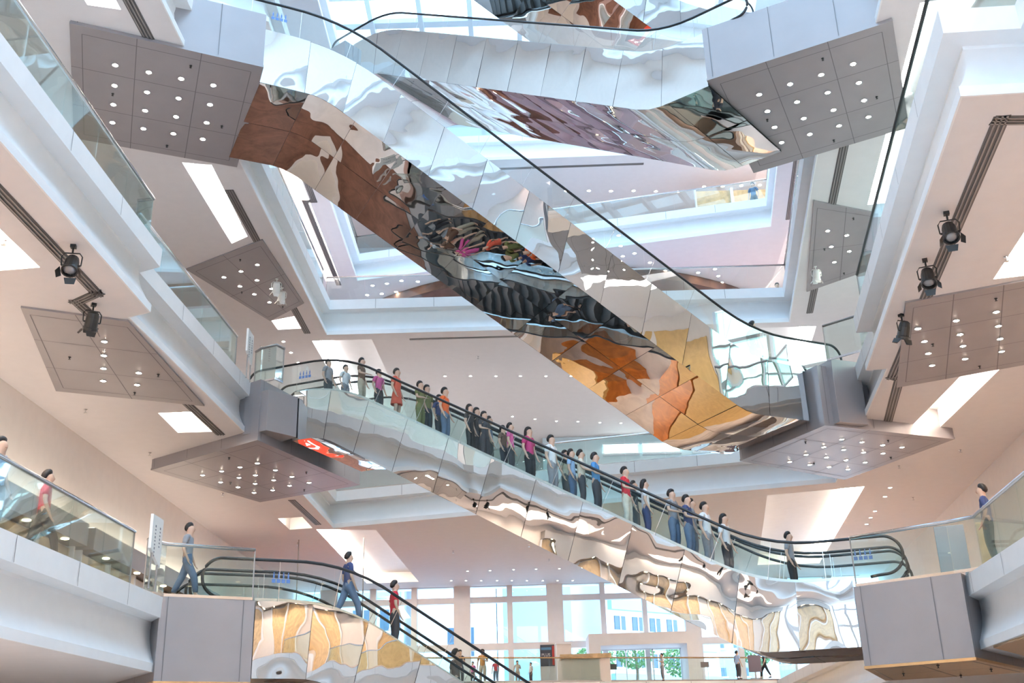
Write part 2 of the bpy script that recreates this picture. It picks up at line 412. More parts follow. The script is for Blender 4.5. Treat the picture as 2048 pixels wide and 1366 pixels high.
def loose_downlights(key, z, desc, r=.066):
    first = None
    for i, (x, y) in enumerate(DL[key]):
        lab = '%s downlight from the left %s' % (ORD[i], desc)
        if first is None:
            mb = MB().mat('brushed_steel'); T = Matrix.Identity(4)
            mb.lathe([(r * 1.25, 0), (r * 1.25, -.014), (r, -.014), (r, .0)], 14, T)
            mb.mat('lamp_white'); mb.lathe([(r * .96, -.010), (r * .5, -.022), (.005, -.026)], 14, T)
            o = mb.build('downlight', None, off=(0, 0, 0), smooth=True); first = o; o.location = (x, y, z)
        else:
            o = first.copy(); C.objects.link(o); o.location = (x, y, z)
        tag(o, lab, 'downlight', 'downlights ' + desc)
loose_downlights('C3x', Z[3] - BOT, 'in the short ceiling row by the crowded escalator top')
loose_downlights('C3f', Z[3] - BOT, 'in the nearer row over the far second gallery', .055)
loose_downlights('C3g', Z[3] - BOT, 'in the farther row over the far second gallery', .055)
loose_downlights('C2f', Z[2] - BOT, 'in the nearer row above the tall windows', .048)
loose_downlights('C2g', Z[2] - BOT, 'in the farther row against the tall windows', .045)
loose_downlights('C2r', Z[2] - BOT, 'in the row beside the wide right light trough')
loose_downlights('C4l', Z[4] - BOT, 'over the far left third gallery, seen through its glass railing', .09)
loose_downlights('C4r', Z[4] - BOT, 'over the far right third gallery, seen past the black handrail', .09)
loose_downlights('C5', Z[5] - BOT, 'in the row above the far top railing', .10)

# ------------------------------------------------------------------ grey landing platforms and grey ceiling panels
def panel_lines(poly, z, n1, n2, w=.02):
    """thin seams on a quad, n1 across and n2 along"""
    a, b, c, d = [Vector(p) for p in poly[:4]]; mb = MB().mat('panel_seam')
    def line(p, q):
        t = (q - p).normalized(); n = Vector((-t.y, t.x)) * w / 2
        mb.face([(*(p + n), z), (*(q + n), z), (*(q - n), z), (*(p - n), z)])
    for i in range(1, n1): line(a.lerp(b, i / n1), d.lerp(c, i / n1))
    for i in range(1, n2): line(a.lerp(d, i / n2), b.lerp(c, i / n2))
    for e in (.06, .94):
        line(a.lerp(b, e).lerp(d.lerp(c, e), .06), a.lerp(b, e).lerp(d.lerp(c, e), .94)); line(a.lerp(d, e).lerp(b.lerp(c, e), .06), a.lerp(d, e).lerp(b.lerp(c, e), .94))
    return mb
def platform(poly, zb, zt, lights, label, n1=3, n2=3, boxpoly=None, boxz=None, soffit='panel_grey', name='landing_platform'):
    cx = sum(p[0] for p in poly) / len(poly); cy = sum(p[1] for p in poly) / len(poly)
    t = empty(name, (cx, cy, zb), label, 'escalator landing' if name == 'landing_platform' else 'ceiling panel')
    mb = panel_lines(poly, zb - .003, n1, n2); mb.mat(soffit); mb.prism(poly, zb, zb + .06); mb.build('soffit_panel', t)
    if zt > zb + .1:
        mb = MB().mat('panel_grey'); ins = offset_loop(poly, -.012) if area(poly) > 0 else offset_loop(list(reversed(poly)), -.012)
        mb.prism(ins, zb + .06, zt); sm = mb.mat('panel_seam')
        for i in range(len(poly)):
            a = Vector(poly[i]); b = Vector(poly[(i + 1) % len(poly)]); L = (b - a).length; tt = (b - a).normalized(); n = Vector((tt.y, -tt.x)) * .003
            if area(poly) < 0: n = -n
            for k in [.16] + [.16 + 1.62 * j for j in range(1, 4)]:
                if k < L - .1:
                    p = a + tt * k + n; q = p + tt * .015; sm.face([(*p, zb + .065), (*q, zb + .065), (*q, zt), (*p, zt)])
        mb.build('side_cladding', t)
    for x, y in lights: downlight_mesh(t, x, y, zb)
    if boxpoly:
        mb = MB().mat('panel_grey'); mb.prism(boxpoly, boxz[0], boxz[1]); mb.build('end_housing', t, bevel=.01)
    # small sprinkler heads
    a, b, c, d = [Vector(p) for p in poly[:4]]
    for u, v in ((.22, .5), (.62, .12), (.85, .6), (.55, .9)):
        p = a.lerp(b, u).lerp(d.lerp(c, u), v)
        sb = MB().mat('black_metal'); sb.lathe([(.035, 0), (.035, -.012), (.012, -.02), (.012, -.05), (.03, -.055), (.03, -.06)], 8, Matrix.Translation((p.x, p.y, zb))); sb.build('sprinkler_head', t)
    return t
def area(poly): return sum(poly[i][0] * poly[(i + 1) % len(poly)][1] - poly[(i + 1) % len(poly)][0] * poly[i][1] for i in range(len(poly)))
P3L = [(-10.1,20.7),(-6.0,22.62),(-7.85,27.4),(-11.9,25.6)]
P3R = [(5.25,23.75),(9.36,21.5),(11.35,26.3),(7.43,28.62)]
P2L = [(-11.4,32.8),(-7.37,29.8),(-5.24,35.5),(-9.08,37.6)]
P2R = [(7.2,33.8),(8.94,30.0),(13.4,31.9),(11.4,36.8)]
platform(P3L, 17.9, 19.5, DL['L3L'], 'grey landing soffit with sixteen lamps at the upper left, under a pale blue box')
platform(P3R, 17.9, 19.5, DL['L3R'], 'grey-brown landing soffit with sixteen lamps at the upper right')
platform(P2L, 10.35, 12.2, DL['L2L'], 'brownish lozenge landing at the left, under the top of the crowded escalator', 3, 3,
         [(-7.9,30.15),(-7.12,29.75),(-6.42,30.55),(-7.4,31.4)], (10.62, 11.85))
platform(P2R, 10.35, 12.2, DL['L2R'], 'purplish lozenge landing at the right, under the foot of the mirrored escalator', 3, 3,
         [(8.95,30.95),(9.35,29.9),(10.3,30.3),(9.7,31.4)], (10.42, 12.35))
P1L = [(-7.55,23.05),(-5.79,24.1),(-7.6,28.4),(-10.2,27.2)]
P1R = [(7.50,24.72),(9.30,23.05),(12.4,27.5),(9.4,29.3)]
platform(P1L, 3.25, 5.02, [], 'plain grey panelled landing block at the lower left, beside the descending escalator', 2, 2, soffit='copper_panel')
platform(P1R, 3.25, 5.02, [], 'plain grey panelled landing block at the lower right, at the foot of the crowded escalator', 2, 2, soffit='copper_panel')
platform([(9.15,19.2),(13.6,17.5),(15.4,27.0),(12.7,27.2),(9.55,22.7)], Z[1] - BOT - .05, Z[1] - BOT - .05, [], 'polished copper-gold ceiling strip at the lower right corner', 5, 3, soffit='copper_panel', name='ceiling_panel')
# flush grey panels in the ceilings
zc2 = Z[2] - BOT - .045; zc3 = Z[3] - BOT - .045
platform([(-10.2,20.6),(-8.28,21.52),(-8.28,27.5),(-11.62,25.93)], zc2, zc2, DL['C2L'], 'dark grey ceiling panel with six lamps at the left, under the sloping white beam', 2, 3, name='ceiling_panel')
platform([(8.6,21.75),(11.3,20.5),(13.6,25.8),(10.3,27.65)], zc2, zc2, DL['C2R'], 'grey-brown ceiling panel with twelve lamps at the right picture edge', 3, 3, name='ceiling_panel')
platform([(-11.36,34.31),(-8.2,32.2),(-7.85,37.6),(-9.49,39.22)], zc3, zc3, DL['C3L'], 'bluish grey lozenge ceiling panel with eight lamps, left of centre', 2, 2, name='ceiling_panel')
platform([(9.75,30.6),(12.1,31.6),(13.3,35.9),(11.3,37.9)], zc3, zc3, DL['C3R'], 'purplish grey ceiling panel with five or six lamps behind the upper right railing', 2, 2, name='ceiling_panel')

# ------------------------------------------------------------------ escalators
def arc_line(pts, r):
    """round the inner corners of a (u,z) polyline"""
    out = [pts[0]]
    for i in range(1, len(pts) - 1):
        a, b, c = [Vector(p) for p in pts[i - 1:i + 2]]
        d = min(r, (b - a).length * .45, (c - b).length * .45)
        p = b + (a - b).normalized() * d; q = b + (c - b).normalized() * d
        for k in range(7):
            t = k / 6; out.append(tuple(p * (1 - t) ** 2 + b * 2 * t * (1 - t) + q * t * t))
    out.append(pts[-1]); return out
def interp(line, u):
    for (a, za), (b, zb) in zip(line, line[1:]):
        if a <= u <= b: return za + (zb - za) * (u - a) / max(1e-6, b - a)
    return line[0][1] if u < line[0][0] else line[-1][1]
class Escalator:
    def __init__(s, origin, heading, width, zt, zb, lu, ll, label, soffit_mat='mirror_soffit', under=1.6, sheets=(.07, 1.66, 2.25, None), over=(1.5, 1.5), drop=0.0, H=.92):
        s.H = H; ov0, ov1 = over
        a = R(heading); s.o = Vector(origin); s.d = Vector((math.cos(a), math.sin(a))); s.n = Vector((-math.sin(a), math.cos(a)))
        s.w = width; run = (zt - zb) / math.tan(R(30)); L = lu + run + ll; s.L = L
        k1, k2 = lu + .43, lu + .43 + run
        s.deck = arc_line([(-ov0, zt + .05), (k1, zt + .05), (k2, zb + .05), (L + ov1, zb + .05)], 1.4)
        s.under = arc_line([(0, zt - under), (lu, zt - under), (lu + run, zb - under), (L, zb - under)], .5)
        s.step = arc_line([(-ov0 - .2, zt - drop), (k1, zt - drop), (k2, zb - drop), (L + ov1 + .2, zb - drop)], 1.4)
        s.t = empty('escalator', (*s.at(0, 0), zt - under), label, 'escalator')
        s.side('side_cladding', 0); s.side('side_cladding', width)
        s.soffit(soffit_mat)
        sh = [x if x is not None else width - .07 for x in sheets]
        s.sheets = sh
        for v in sh: s.balustrade(v, over)
        for v0, v1 in ((sh[0], sh[1]), (sh[2], sh[3])): s.steps(v0, v1, over)
        mb = MB().mat('brushed_steel')
        for v0, v1 in ((0, sh[0] - .02), (sh[1] + .02, sh[2] - .02), (sh[3] + .02, width)):
            for (u, z), (u2, z2) in zip(s.deck, s.deck[1:]):
                if u2 <= 0 or u >= L: continue
                u = max(u, 0); u2 = min(u2, L); z = interp(s.deck, u); z2 = interp(s.deck, u2)
                mb.face([s.p(u, v0, z), s.p(u2, v0, z2), s.p(u2, v1, z2), s.p(u, v1, z)])
        mb.build('deck_trim', s.t)
    def at(s, u, v): q = s.o + s.d * u + s.n * v; return (q.x, q.y)
    def p(s, u, v, z): return Vector((*s.at(u, v), z))
    def panels(s, lo):
        us = [0]; L = s.L; n = max(4, round(L / 1.25))
        return [L * i / n for i in range(n + 1)]
    def side(s, name, v):
        """sheet metal panels with tilted seams; every panel set a hair differently"""
        mb = MB().mat('mirror_side'); g = .006; sg = -1 if v == 0 else 1
        us = s.panels(0); rnd = random.Random(int(v * 10) + int(s.L * 100))
        lean = .35
        for a, b in zip(us, us[1:]):
            a2, b2 = a + g, b - g
            sl = lambda u: (interp(s.deck, u - .2) - interp(s.deck, u + .2)) / .4
            o = [rnd.uniform(-.008, .008) for _ in range(4)]
            N = 4; cols = []
            for i in range(N + 1):
                f = i / N; u = a2 + (b2 - a2) * f
                ub = min(max(u - 1.5 * sl(u) * .55, 0), s.L)   # seams run square to the slope
                zt_, zb_ = interp(s.deck, u), interp(s.under, ub)
                if a == 0 and i == 0: ub = 0; zb_ = interp(s.under, 0)
                if b == s.L and i == N: ub = s.L; zb_ = interp(s.under, s.L)
                d0 = o[0] * (1 - f) + o[1] * f; d1 = o[2] * (1 - f) + o[3] * f
                col = []
                for j in range(5):
                    h = j / 4; bul = .018 * math.sin(PI * f) * math.sin(PI * h)
                    q = s.p(u + (ub - u) * h, v + sg * (d0 * (1 - h) + d1 * h + bul), zt_ + (zb_ - zt_) * h); col.append(q)
                cols.append(col)
            for i in range(N):
                for j in range(4): mb.idx([cols[i][j], cols[i + 1][j], cols[i + 1][j + 1], cols[i][j + 1]], [(0, 1, 2, 3)])
        o = mb.build(name, s.t, smooth=True)
    def soffit(s, mat):
        mb = MB().mat(mat); n = max(4, round(s.L / 1.25)); rnd = random.Random(3)
        ks = sorted(set([0, s.L] + [s.L * i / n for i in range(1, n)]))
        for a, b in zip(ks, ks[1:]):
            for v0, v1 in ((0.0, s.w / 2), (s.w / 2, s.w)):
                o = [rnd.uniform(-.008, .008) for _ in range(4)]; N = 4; rows = []
                for i in range(N + 1):
                    f = i / N; u = a + .006 + (b - a - .012) * f; row = []
                    for j in range(5):
                        h = j / 4; v = v0 + .006 + (v1 - v0 - .012) * h
                        dz = (o[0] * (1 - f) + o[1] * f) * (1 - h) + (o[2] * (1 - f) + o[3] * f) * h - .018 * math.sin(PI * f) * math.sin(PI * h)
                        row.append(s.p(u, v, interp(s.under, u) + dz))
                    rows.append(row)
                for i in range(N):
                    for j in range(4): mb.idx([rows[i][j], rows[i + 1][j], rows[i + 1][j + 1], rows[i][j + 1]], [(0, 1, 2, 3)])
        mb.build('soffit_cladding', s.t, smooth=True)
        mb = MB().mat('brushed_steel')      # steel structure behind the joints
        for v in (.03, s.w - .03):
            for i in range(40):
                u0, u1 = s.L * i / 40, s.L * (i + 1) / 40
                mb.face([s.p(u0, v, interp(s.under, u0) + .05), s.p(u1, v, interp(s.under, u1) + .05), s.p(u1, v, interp(s.deck, u1) - .03), s.p(u0, v, interp(s.deck, u0) - .03)])
        for i in range(40):
            u0, u1 = s.L * i / 40, s.L * (i + 1) / 40
            mb.face([s.p(u0, .03, interp(s.under, u0) + .04), s.p(u1, .03, interp(s.under, u1) + .04), s.p(u1, s.w - .03, interp(s.under, u1) + .04), s.p(u0, s.w - .03, interp(s.under, u0) + .04)])
        mb.build('truss', s.t)
    def balustrade(s, v, over):
        H = s.H; dk = s.deck
        top = [(u, z + H * (1 + .12 * min(1, abs(interp(dk, u - .3) - interp(dk, u + .3)) / .35))) for u, z in dk]
        mb = MB().mat('side_glass'); u0, u1 = -over[0], s.L + over[1]; n = max(8, round((u1 - u0) / 1.3))
        for i in range(n):
            a = u0 + (u1 - u0) * i / n + .004; b = u0 + (u1 - u0) * (i + 1) / n - .004
            for k in range(3):
                p, q = a + (b - a) * k / 3, a + (b - a) * (k + 1) / 3
                mb.face([s.p(p, v, interp(dk, p)), s.p(q, v, interp(dk, q)), s.p(q, v, interp(top, q)), s.p(p, v, interp(top, p))])
        for sgn, ue in ((-1, u0), (1, u1)):
            zt_, zb_ = interp(top, ue), interp(dk, ue); r = (zt_ - zb_) / 2 * .92; cz = zt_ - r
            mb.face([s.p(ue, v, zb_)] + [s.p(ue + sgn * r * math.cos(t), v, cz + r * math.sin(t)) for t in [PI / 2 - PI * k / 12 for k in range(13)]][::-1] if sgn > 0 else
                    [s.p(ue, v, zb_)] + [s.p(ue + sgn * r * math.cos(t), v, cz + r * math.sin(t)) for t in [PI / 2 - PI * k / 12 for k in range(13)]][::-1])
        mb.mat('brushed_steel')           # slim seams between panes
        for i in range(1, n):
            a = u0 + (u1 - u0) * i / n; sl = (interp(dk, a - .2) - interp(dk, a + .2)) / .4
            b = a + H * sl * .75
            w = .006; mb.face([s.p(a - w, v - .004, interp(dk, a)), s.p(a + w, v - .004, interp(dk, a)), s.p(b + w, v - .004, interp(top, b)), s.p(b - w, v - .004, interp(top, b))])
        mb.build('balustrade_glass', s.t)
        path = []
        ue = u0; zt_, zb_ = interp(top, ue), interp(dk, ue); r = (zt_ - zb_ - .06) / 2; cz = zt_ - r
        path += [s.p(ue + .34, v, zb_ + .02), s.p(ue + .16, v, zb_ + .05)] + [s.p(ue - r * math.cos(t), v, cz + r * math.sin(t)) for t in [-PI * .47 + PI * .97 * k / 18 for k in range(18)]]
        path += [s.p(u, v, interp(top, u)) for u, _ in top]
        ue = u1; zt_, zb_ = interp(top, ue), interp(dk, ue); r = (zt_ - zb_ - .06) / 2; cz = zt_ - r
        path += [s.p(ue + r * math.cos(t), v, cz + r * math.sin(t)) for t in [PI * .5 - PI * .97 * k / 18 for k in range(1, 19)]] + [s.p(ue - .16, v, zb_ + .05), s.p(ue - .34, v, zb_ + .02)]
        mb = MB().mat('black_rubber'); mb.tube(path, .036, 8); mb.build('handrail', s.t, smooth=True)
    def steps(s, v0, v1, over):
        mb = MB().mat('step_metal'); u = -over[0] + .1; st = s.step; a, b = v0 + .06, v1 - .06
        while u < s.L + over[1] - .1:
            z = interp(st, u + .2); z2 = interp(st, u + .6)
            mb.face([s.p(u, a, z), s.p(u + .4, a, z), s.p(u + .4, b, z), s.p(u, b, z)])
            if abs(z - z2) > .005: mb.face([s.p(u + .4, a, z), s.p(u + .4, a, z2), s.p(u + .4, b, z2), s.p(u + .4, b, z)])
            u += .4
        mb.build('step_band', s.t)
        mb = MB().mat('brushed_steel')          # skirts beside the steps
        for v in (v0 + .05, v1 - .05):
            for i in range(50):
                p, q = s.L * i / 50, s.L * (i + 1) / 50
                mb.face([s.p(p, v, interp(s.deck, p) - .35), s.p(q, v, interp(s.deck, q) - .35), s.p(q, v, interp(s.deck, q) + .08), s.p(p, v, interp(s.deck, p) + .08)])
        mb.build('skirt_panel', s.t)

E1 = Escalator((-6.24, 23.25), 25.5, 3.95, Z[3], Z[2], 1.6, 2.2, 'large mirror-clad escalator crossing the middle from upper left to the right landing', over=(1.6, 1.2))
E2 = Escalator((-6.56, 30.65), -21.5, 4.1, 12.0, 5.2, 1.0, 2.45, 'crowded mirror-clad escalator descending from the left landing to the lower right block', under=1.45, drop=.2, over=(1.3, .75))
E3 = Escalator((-5.85, 24.35), 25.5, 4.0, Z[1], 0.0, 1.5, 1.6, 'lowest mirrored escalator going down from the lower left block towards the windows', over=(.75, 1.5))
h0 = R(-38); L0 = 1.0 + (25.6 - 19.4) / math.tan(R(30)) + 1.8
E0 = Escalator((5.3 - L0 * math.cos(h0), 23.85 - L0 * math.sin(h0)), -38, 4.3, 25.6, 19.4, 1.0, 1.8, 'uppermost full-length mirrored escalator rising away from the upper right landing', over=(.9, 1.0), H=.68)
ET = Escalator((-7.43, 25.94), 22.5, 4.1, Z[5], Z[4], 1.5, 2.2, 'dark mirrored escalator underside cut off by the top of the picture')
q0 = [E0.at(-3.2, -.4), E0.at(0, -.4), E0.at(0, 4.7), E0.at(-3.2, 4.7)]
platform(q0, 23.85, 25.62, [], 'pale landing block at the far upper end of the uppermost escalator', 2, 2)
q0 = [ET.at(ET.L, -.4), ET.at(ET.L + 3.4, -.4), ET.at(ET.L + 3.4, 4.5), ET.at(ET.L, 4.5)]
platform(q0, 24.85, 26.62, [], 'landing block above the upper right box, mostly cut off at the top', 2, 2)

# ------------------------------------------------------------------ glass railings
def railing(pts, z, label, rail='brushed_steel', h=1.1, pane=1.55, posts=False, rr=.038):
    t = empty('glass_railing', (*pts[0], z), label, 'railing')
    path = []
    for a, b in zip(pts, pts[1:]):
        a = Vector(a); b = Vector(b); L = (b - a).length; n = max(1, round(L / pane)); d = (b - a) / n; nn = Vector((-d.y, d.x)).normalized() * .007
        for i in range(n):
            p = a + d * i + d.normalized() * .006; q = a + d * (i + 1) - d.normalized() * .006
            mb = MB().mat('rail_glass'); mb.prism([tuple(p - nn), tuple(q - nn), tuple(q + nn), tuple(p + nn)], z + .03, z + h - .02); mb.build('glass_panel', t)
    mb = MB().mat(rail); mb.tube([(*p, z + h) for p in pts], rr, 10); mb.build('handrail', t, smooth=True)
    mb = MB().mat('brushed_steel')
    for a, b in zip(pts, pts[1:]):
        a = Vector(a); b = Vector(b); d = (b - a).normalized(); nn = Vector((-d.y, d.x)) * .02
        mb.prism([tuple(a - nn), tuple(b - nn), tuple(b + nn), tuple(a + nn)], z, z + .06)
    mb.build('base_channel', t)
    for p in (pts[0], pts[-1]):
        mb = MB().mat('slot_slat'); mb.box((p[0], p[1], z + h / 2), (.025, .025, h)); mb.build('end_post', t)
    return t
o1 = offset_loop(LOOP[1], .22); o2 = offset_loop(LOOP[2], .22); o3 = offset_loop(LOOP[3], .22); o4 = offset_loop(LOOP[4], .22); o5 = offset_loop(LOOP[5], .22)
def lerp2(a, b, t): return (a[0] + (b[0] - a[0]) * t, a[1] + (b[1] - a[1]) * t)
def at_y(loop_pts, i, y):
    a, b = loop_pts[i], loop_pts[(i + 1) % len(loop_pts)]; return lerp2(a, b, (y - a[1]) / (b[1] - a[1]))
zf = lambda k: Z[k] + .025
railing([at_y(o1, 6, 8.0), at_y(o1, 6, 21.7)], zf(1), 'glass railing with steel handrail along the lower left gallery edge')
railing([(-7.75, 22.55), (-7.52, 23.12), (-5.86, 24.08)], zf(1), 'short glass railing with bright steel rail on the lower left landing block')
railing([(7.58, 24.72), (9.22, 23.2), (9.62, 22.7), at_y(o1, 1, 10.0)], zf(1), 'glass railing bending round the lower right landing block and gallery')
railing([at_y(o1, 3, 40) , o1[4], o1[5], at_y(o1, 5, 40)], zf(1), 'long low glass railing in front of the tall windows', 'copper_panel')
railing([at_y(o2, 11, 4.0), (o2[10][0], 20.95), (-8.15, 21.0)], zf(2), 'glass railing of the left second gallery, nearest piece ending in a return', 'brushed_steel')
railing([at_y(o2, 8, 21.6), at_y(o2, 8, 29.2)], zf(2), 'glass railing of the left second gallery, piece running down to the white sign')
railing([(-7.75, 30.5), (-7.5, 30.2), (-7.0, 29.95), (-6.85, 30.3)], zf(2), 'tiny angled glass railing at the newel of the crowded escalator', 'slot_slat')
railing([at_y(o2, 6, 38.9)[0:2] if False else o2[6], o2[7]], zf(2), 'long glass railing of the far second gallery behind the crowded escalator')
railing([at_y(o2, 1, 4.0), o2[2], o2[3], at_y(o2, 3, 26.1)], zf(2), 'glass railing with dark rail along the right second gallery', 'black_metal')
railing([(9.75, 26.9), (10.0, 29.0), (9.2, 29.75)], zf(2), 'short glass railing with dark rail by the foot of the mirrored escalator', 'slot_slat')
railing([at_y(o3, 5, 40.3), at_y(o3, 5, 28.5)], zf(3), 'glass railing of the far left third gallery above the light trough')
railing([o3[4], o3[5]], zf(3), 'glass railing of the far third gallery behind the mirrored escalator')
railing([at_y(o3, 3, 29.0), o3[4]], zf(3), 'glass railing of the far right third gallery')
railing([at_y(o3, 7, 4.0), at_y(o3, 7, 20.5)], zf(3), 'glass railing of the near left third gallery at the top')
railing([at_y(o3, 1, 4.0), at_y(o3, 1, 21.0)], zf(3), 'glass railing of the near right third gallery at the top')
railing([o4[6], o4[7]], zf(4), 'glass railing of the far fourth gallery above the black handrail')
railing([o4[7], at_y(o4, 7, 36)], zf(4), 'glass railing of the far left fourth gallery')
railing([at_y(o4, 5, 40.5), o4[6]], zf(4), 'glass railing at the right end of the far fourth gallery')
railing([o5[3], o5[4]], zf(5), 'glass railing of the topmost far gallery')

# ------------------------------------------------------------------ air slots in the ceilings
def slot(pts, z, label, w=.26):
    cx, cy = pts[0]; t = empty('air_slot', (cx, cy, z), label, 'air slot')
    L = [Vector(p) for p in pts]
    for nm, mat_, offs, zz, ww in (('slot_frame', 'slot_dark', [0], z - .012, w), ('slot_blade', 'slot_slat', [-w * .3, 0, w * .3], z - .03, .03)):
        mb = MB().mat(mat_)
        for of in offs:
            for a, b in zip(L, L[1:]):
                d = (b - a).normalized(); n = Vector((-d.y, d.x)); a2 = a + n * of - d * w * .5; b2 = b + n * of + d * w * .5
                mb.prism([tuple(a2 - n * ww / 2), tuple(b2 - n * ww / 2), tuple(b2 + n * ww / 2), tuple(a2 + n * ww / 2)], zz, zz + .012 if nm == 'slot_frame' else zz + .016)
        mb.build(nm, t)
s2 = offset_loop(LOOP[2], .85); zc2 = Z[2] - BOT; zc3 = Z[3] - BOT; zc4 = Z[4] - BOT; zc5 = Z[5] - BOT
slot([at_y(s2, 11, 6), (s2[10][0], 20.0), (-8.45, 20.1), at_y(s2, 8, 20.5), at_y(s2, 8, 30.2)], zc2, 'dark air slot with a jog along the lower left gallery ceiling edge')
slot([at_y(s2, 1, 4.0), (at_y(s2, 1, 14.6)), s2[3], at_y(s2, 3, 26.9), (10.2, 27.1), at_y(s2, 5, 31)], zc2, 'dark air slot turning corners along the right ceiling edge')
slot([at_y(s2, 8, 39.0), at_y(s2, 8, 43.2)], zc2, 'short dark air slot near the small light recess')
s3 = offset_loop(LOOP[3], .85)
slot([at_y(s3, 5, 29.0), at_y(s3, 5, 40.6)], zc3, 'dark air slot left of centre beside the white spotlights')
slot([lerp2(s3[5], s3[4], .2), lerp2(s3[5], s3[4], .62)], zc3, 'thin air slot line in the white ceiling behind the escalators', .12)
slot([at_y(s3, 3, 26.5), at_y(s3, 3, 40.0)], zc3, 'dark air slot at right, passing the purplish ceiling panel')
slot([at_y(s3, 7, 6), at_y(s3, 7, 21.4)], zc3, 'dark air slot above the upper left landing')
slot([at_y(s3, 1, 6), at_y(s3, 1, 20.2)], zc3, 'dark air slot at the top edge right of the upper right landing')
s4 = offset_loop(LOOP[4], .9)
slot([(-8.65, 36), (-8.65, 42.6), (-9.05, 42.6), (-9.0, 51.6)], zc4, 'zigzag dark air slot on the far left ceiling beside the bright trough')
slot([at_y(s4, 5, 38.5), at_y(s4, 5, 45.6)], zc4, 'short dark air slot on the far right pink ceiling')
slot([(-1.0, 52.6), (7.5, 52.5)], zc5, 'grey air slot line under the top far gallery', .2)

# ------------------------------------------------------------------ stage spotlights
def spotlight_at(loc, rz, tilt, label, colmat, group):
    t = empty('spotlight', loc, label, 'spotlight', group, rz)
    mb = MB().mat(colmat); mb.box((0, 0, -.03), (.10, .10, .06)); mb.tube([(0, 0, -.05), (0, 0, -.16)], .018); mb.build('clamp', t, off=(0, 0, 0))
    mb = MB().mat(colmat); mb.tube([(-.17, 0, -.42), (-.18, 0, -.24), (-.13, 0, -.17), (.13, 0, -.17), (.18, 0, -.24), (.17, 0, -.42)], .013, 6); mb.build('yoke', t, off=(0, 0, 0))
    T = Matrix.Translation((0, 0, -.42)) @ Matrix.Rotation(tilt, 4, 'X')
    mb = MB().mat(colmat); mb.lathe([(.05, .24), (.11, .20), (.13, .10), (.135, -.10), (.15, -.11), (.15, -.17), (.125, -.17), (.12, -.10)], 16, T)
    mb.box((0, 0, 0), (.33, .03, .03), 0, T)
    can = mb.build('lamp_housing', t, off=(0, 0, 0))
    mb = MB().mat('lens_grey'); mb.lathe([(.118, -.10), (.118, -.125), (.07, -.15), (.01, -.158)], 16, T); mb.build('lens', can, off=(0, 0, 0), smooth=True)
    mb = MB().mat(colmat)
    for k in range(4):
        a = PI / 2 * k; Rm = T @ Matrix.Rotation(a, 4, 'Z'); mb.idx([Rm @ Vector(p) for p in ((-.11, .15, -.17), (.11, .15, -.17), (.08, .22, -.27), (-.08, .22, -.27))], [(0, 1, 2, 3)])
    mb.build('barn_door', can, off=(0, 0, 0))
    return t
for o_ in ():
    pass
spotlight_at((-8.05, 17.9, zc2), .2, -.5, 'black stage spotlight farther left, above the bright cut-off recess', 'black_metal', 'black spotlights in the left ceiling slot')
spotlight_at((-8.68, 20.6, zc2), .6, .5, 'black stage spotlight hanging in front of the six-lamp grey panel', 'black_metal', 'black spotlights in the left ceiling slot')
spotlight_at((7.98, 17.6, zc2), -.3, -.5, 'topmost of three black spotlights along the right ceiling slot', 'black_metal', 'black spotlights in the right ceiling slot')
spotlight_at((8.28, 19.6, zc2), -.4, -.4, 'middle one of three black spotlights along the right ceiling slot', 'black_metal', 'black spotlights in the right ceiling slot')
spotlight_at((8.75, 22.5, zc2), .5, .4, 'lowest of three black spotlights along the right ceiling slot', 'black_metal', 'black spotlights in the right ceiling slot')
spotlight_at((-8.38, 35.3, zc3), .3, .5, 'upper of two white spotlights beside the eight-lamp lozenge', 'white_plastic', 'white spotlights')
spotlight_at((-8.36, 36.1, zc3), .5, .3, 'lower of two white spotlights beside the eight-lamp lozenge', 'white_plastic', 'white spotlights')
spotlight_at((11.05, 35.6, zc3), .0, .3, 'single cream spotlight in the right slot by the purplish panel', 'white_plastic', 'white spotlights')
for i, (x, y) in enumerate(((5.0, 3.0), (5.6, 6.0), (6.2, 9.2), (-7.9, 3.0), (-7.9, 6.5))):
    spotlight_at((x + .9 if x > 0 else x - .5, y, zc2), .4, .5, 'black stage spotlight on the near galleries, mirrored in the escalator cladding', 'black_metal', 'mirrored black spotlights')

# sprinkler heads on the plain ceilings
def sprinklers(pts, z, desc):
    first = None
    for i, (x, y) in enumerate(pts):
        if first is None:
            mb = MB().mat('brushed_steel'); mb.lathe([(.05, 0), (.05, -.015), (.015, -.03), (.015, -.09), (.045, -.095), (.045, -.11)], 10)
            o = first = mb.build('sprinkler', None, off=(0, 0, 0)); o.location = (x, y, z)
        else:
            o = first.copy(); C.objects.link(o); o.location = (x, y, z)
        tag(o, 'tiny dark sprinkler head on the plain ceiling ' + desc, 'sprinkler', 'sprinklers ' + desc)
sprinklers([(-9.2, 17.6), (-10.9, 20.4), (-11.5, 27.6), (-11.2, 32), (-10.4, 37.5), (-9.6, 47)], zc2, 'of the lower left gallery')
sprinklers([(9.9, 19.6), (12.6, 30.6), (14.6, 34.5), (15.4, 41.5), (13.2, 36.4)], zc2, 'of the lower right gallery')
sprinklers([(-3.0, 50), (0.5, 49), (4.5, 50.5), (1.5, 53)], zc2, 'above the entrance windows')
sprinklers([(-10.5, 42), (-1.5, 44), (2.5, 44.5), (6.5, 45), (4.0, 49)], zc3, 'of the far second gallery')

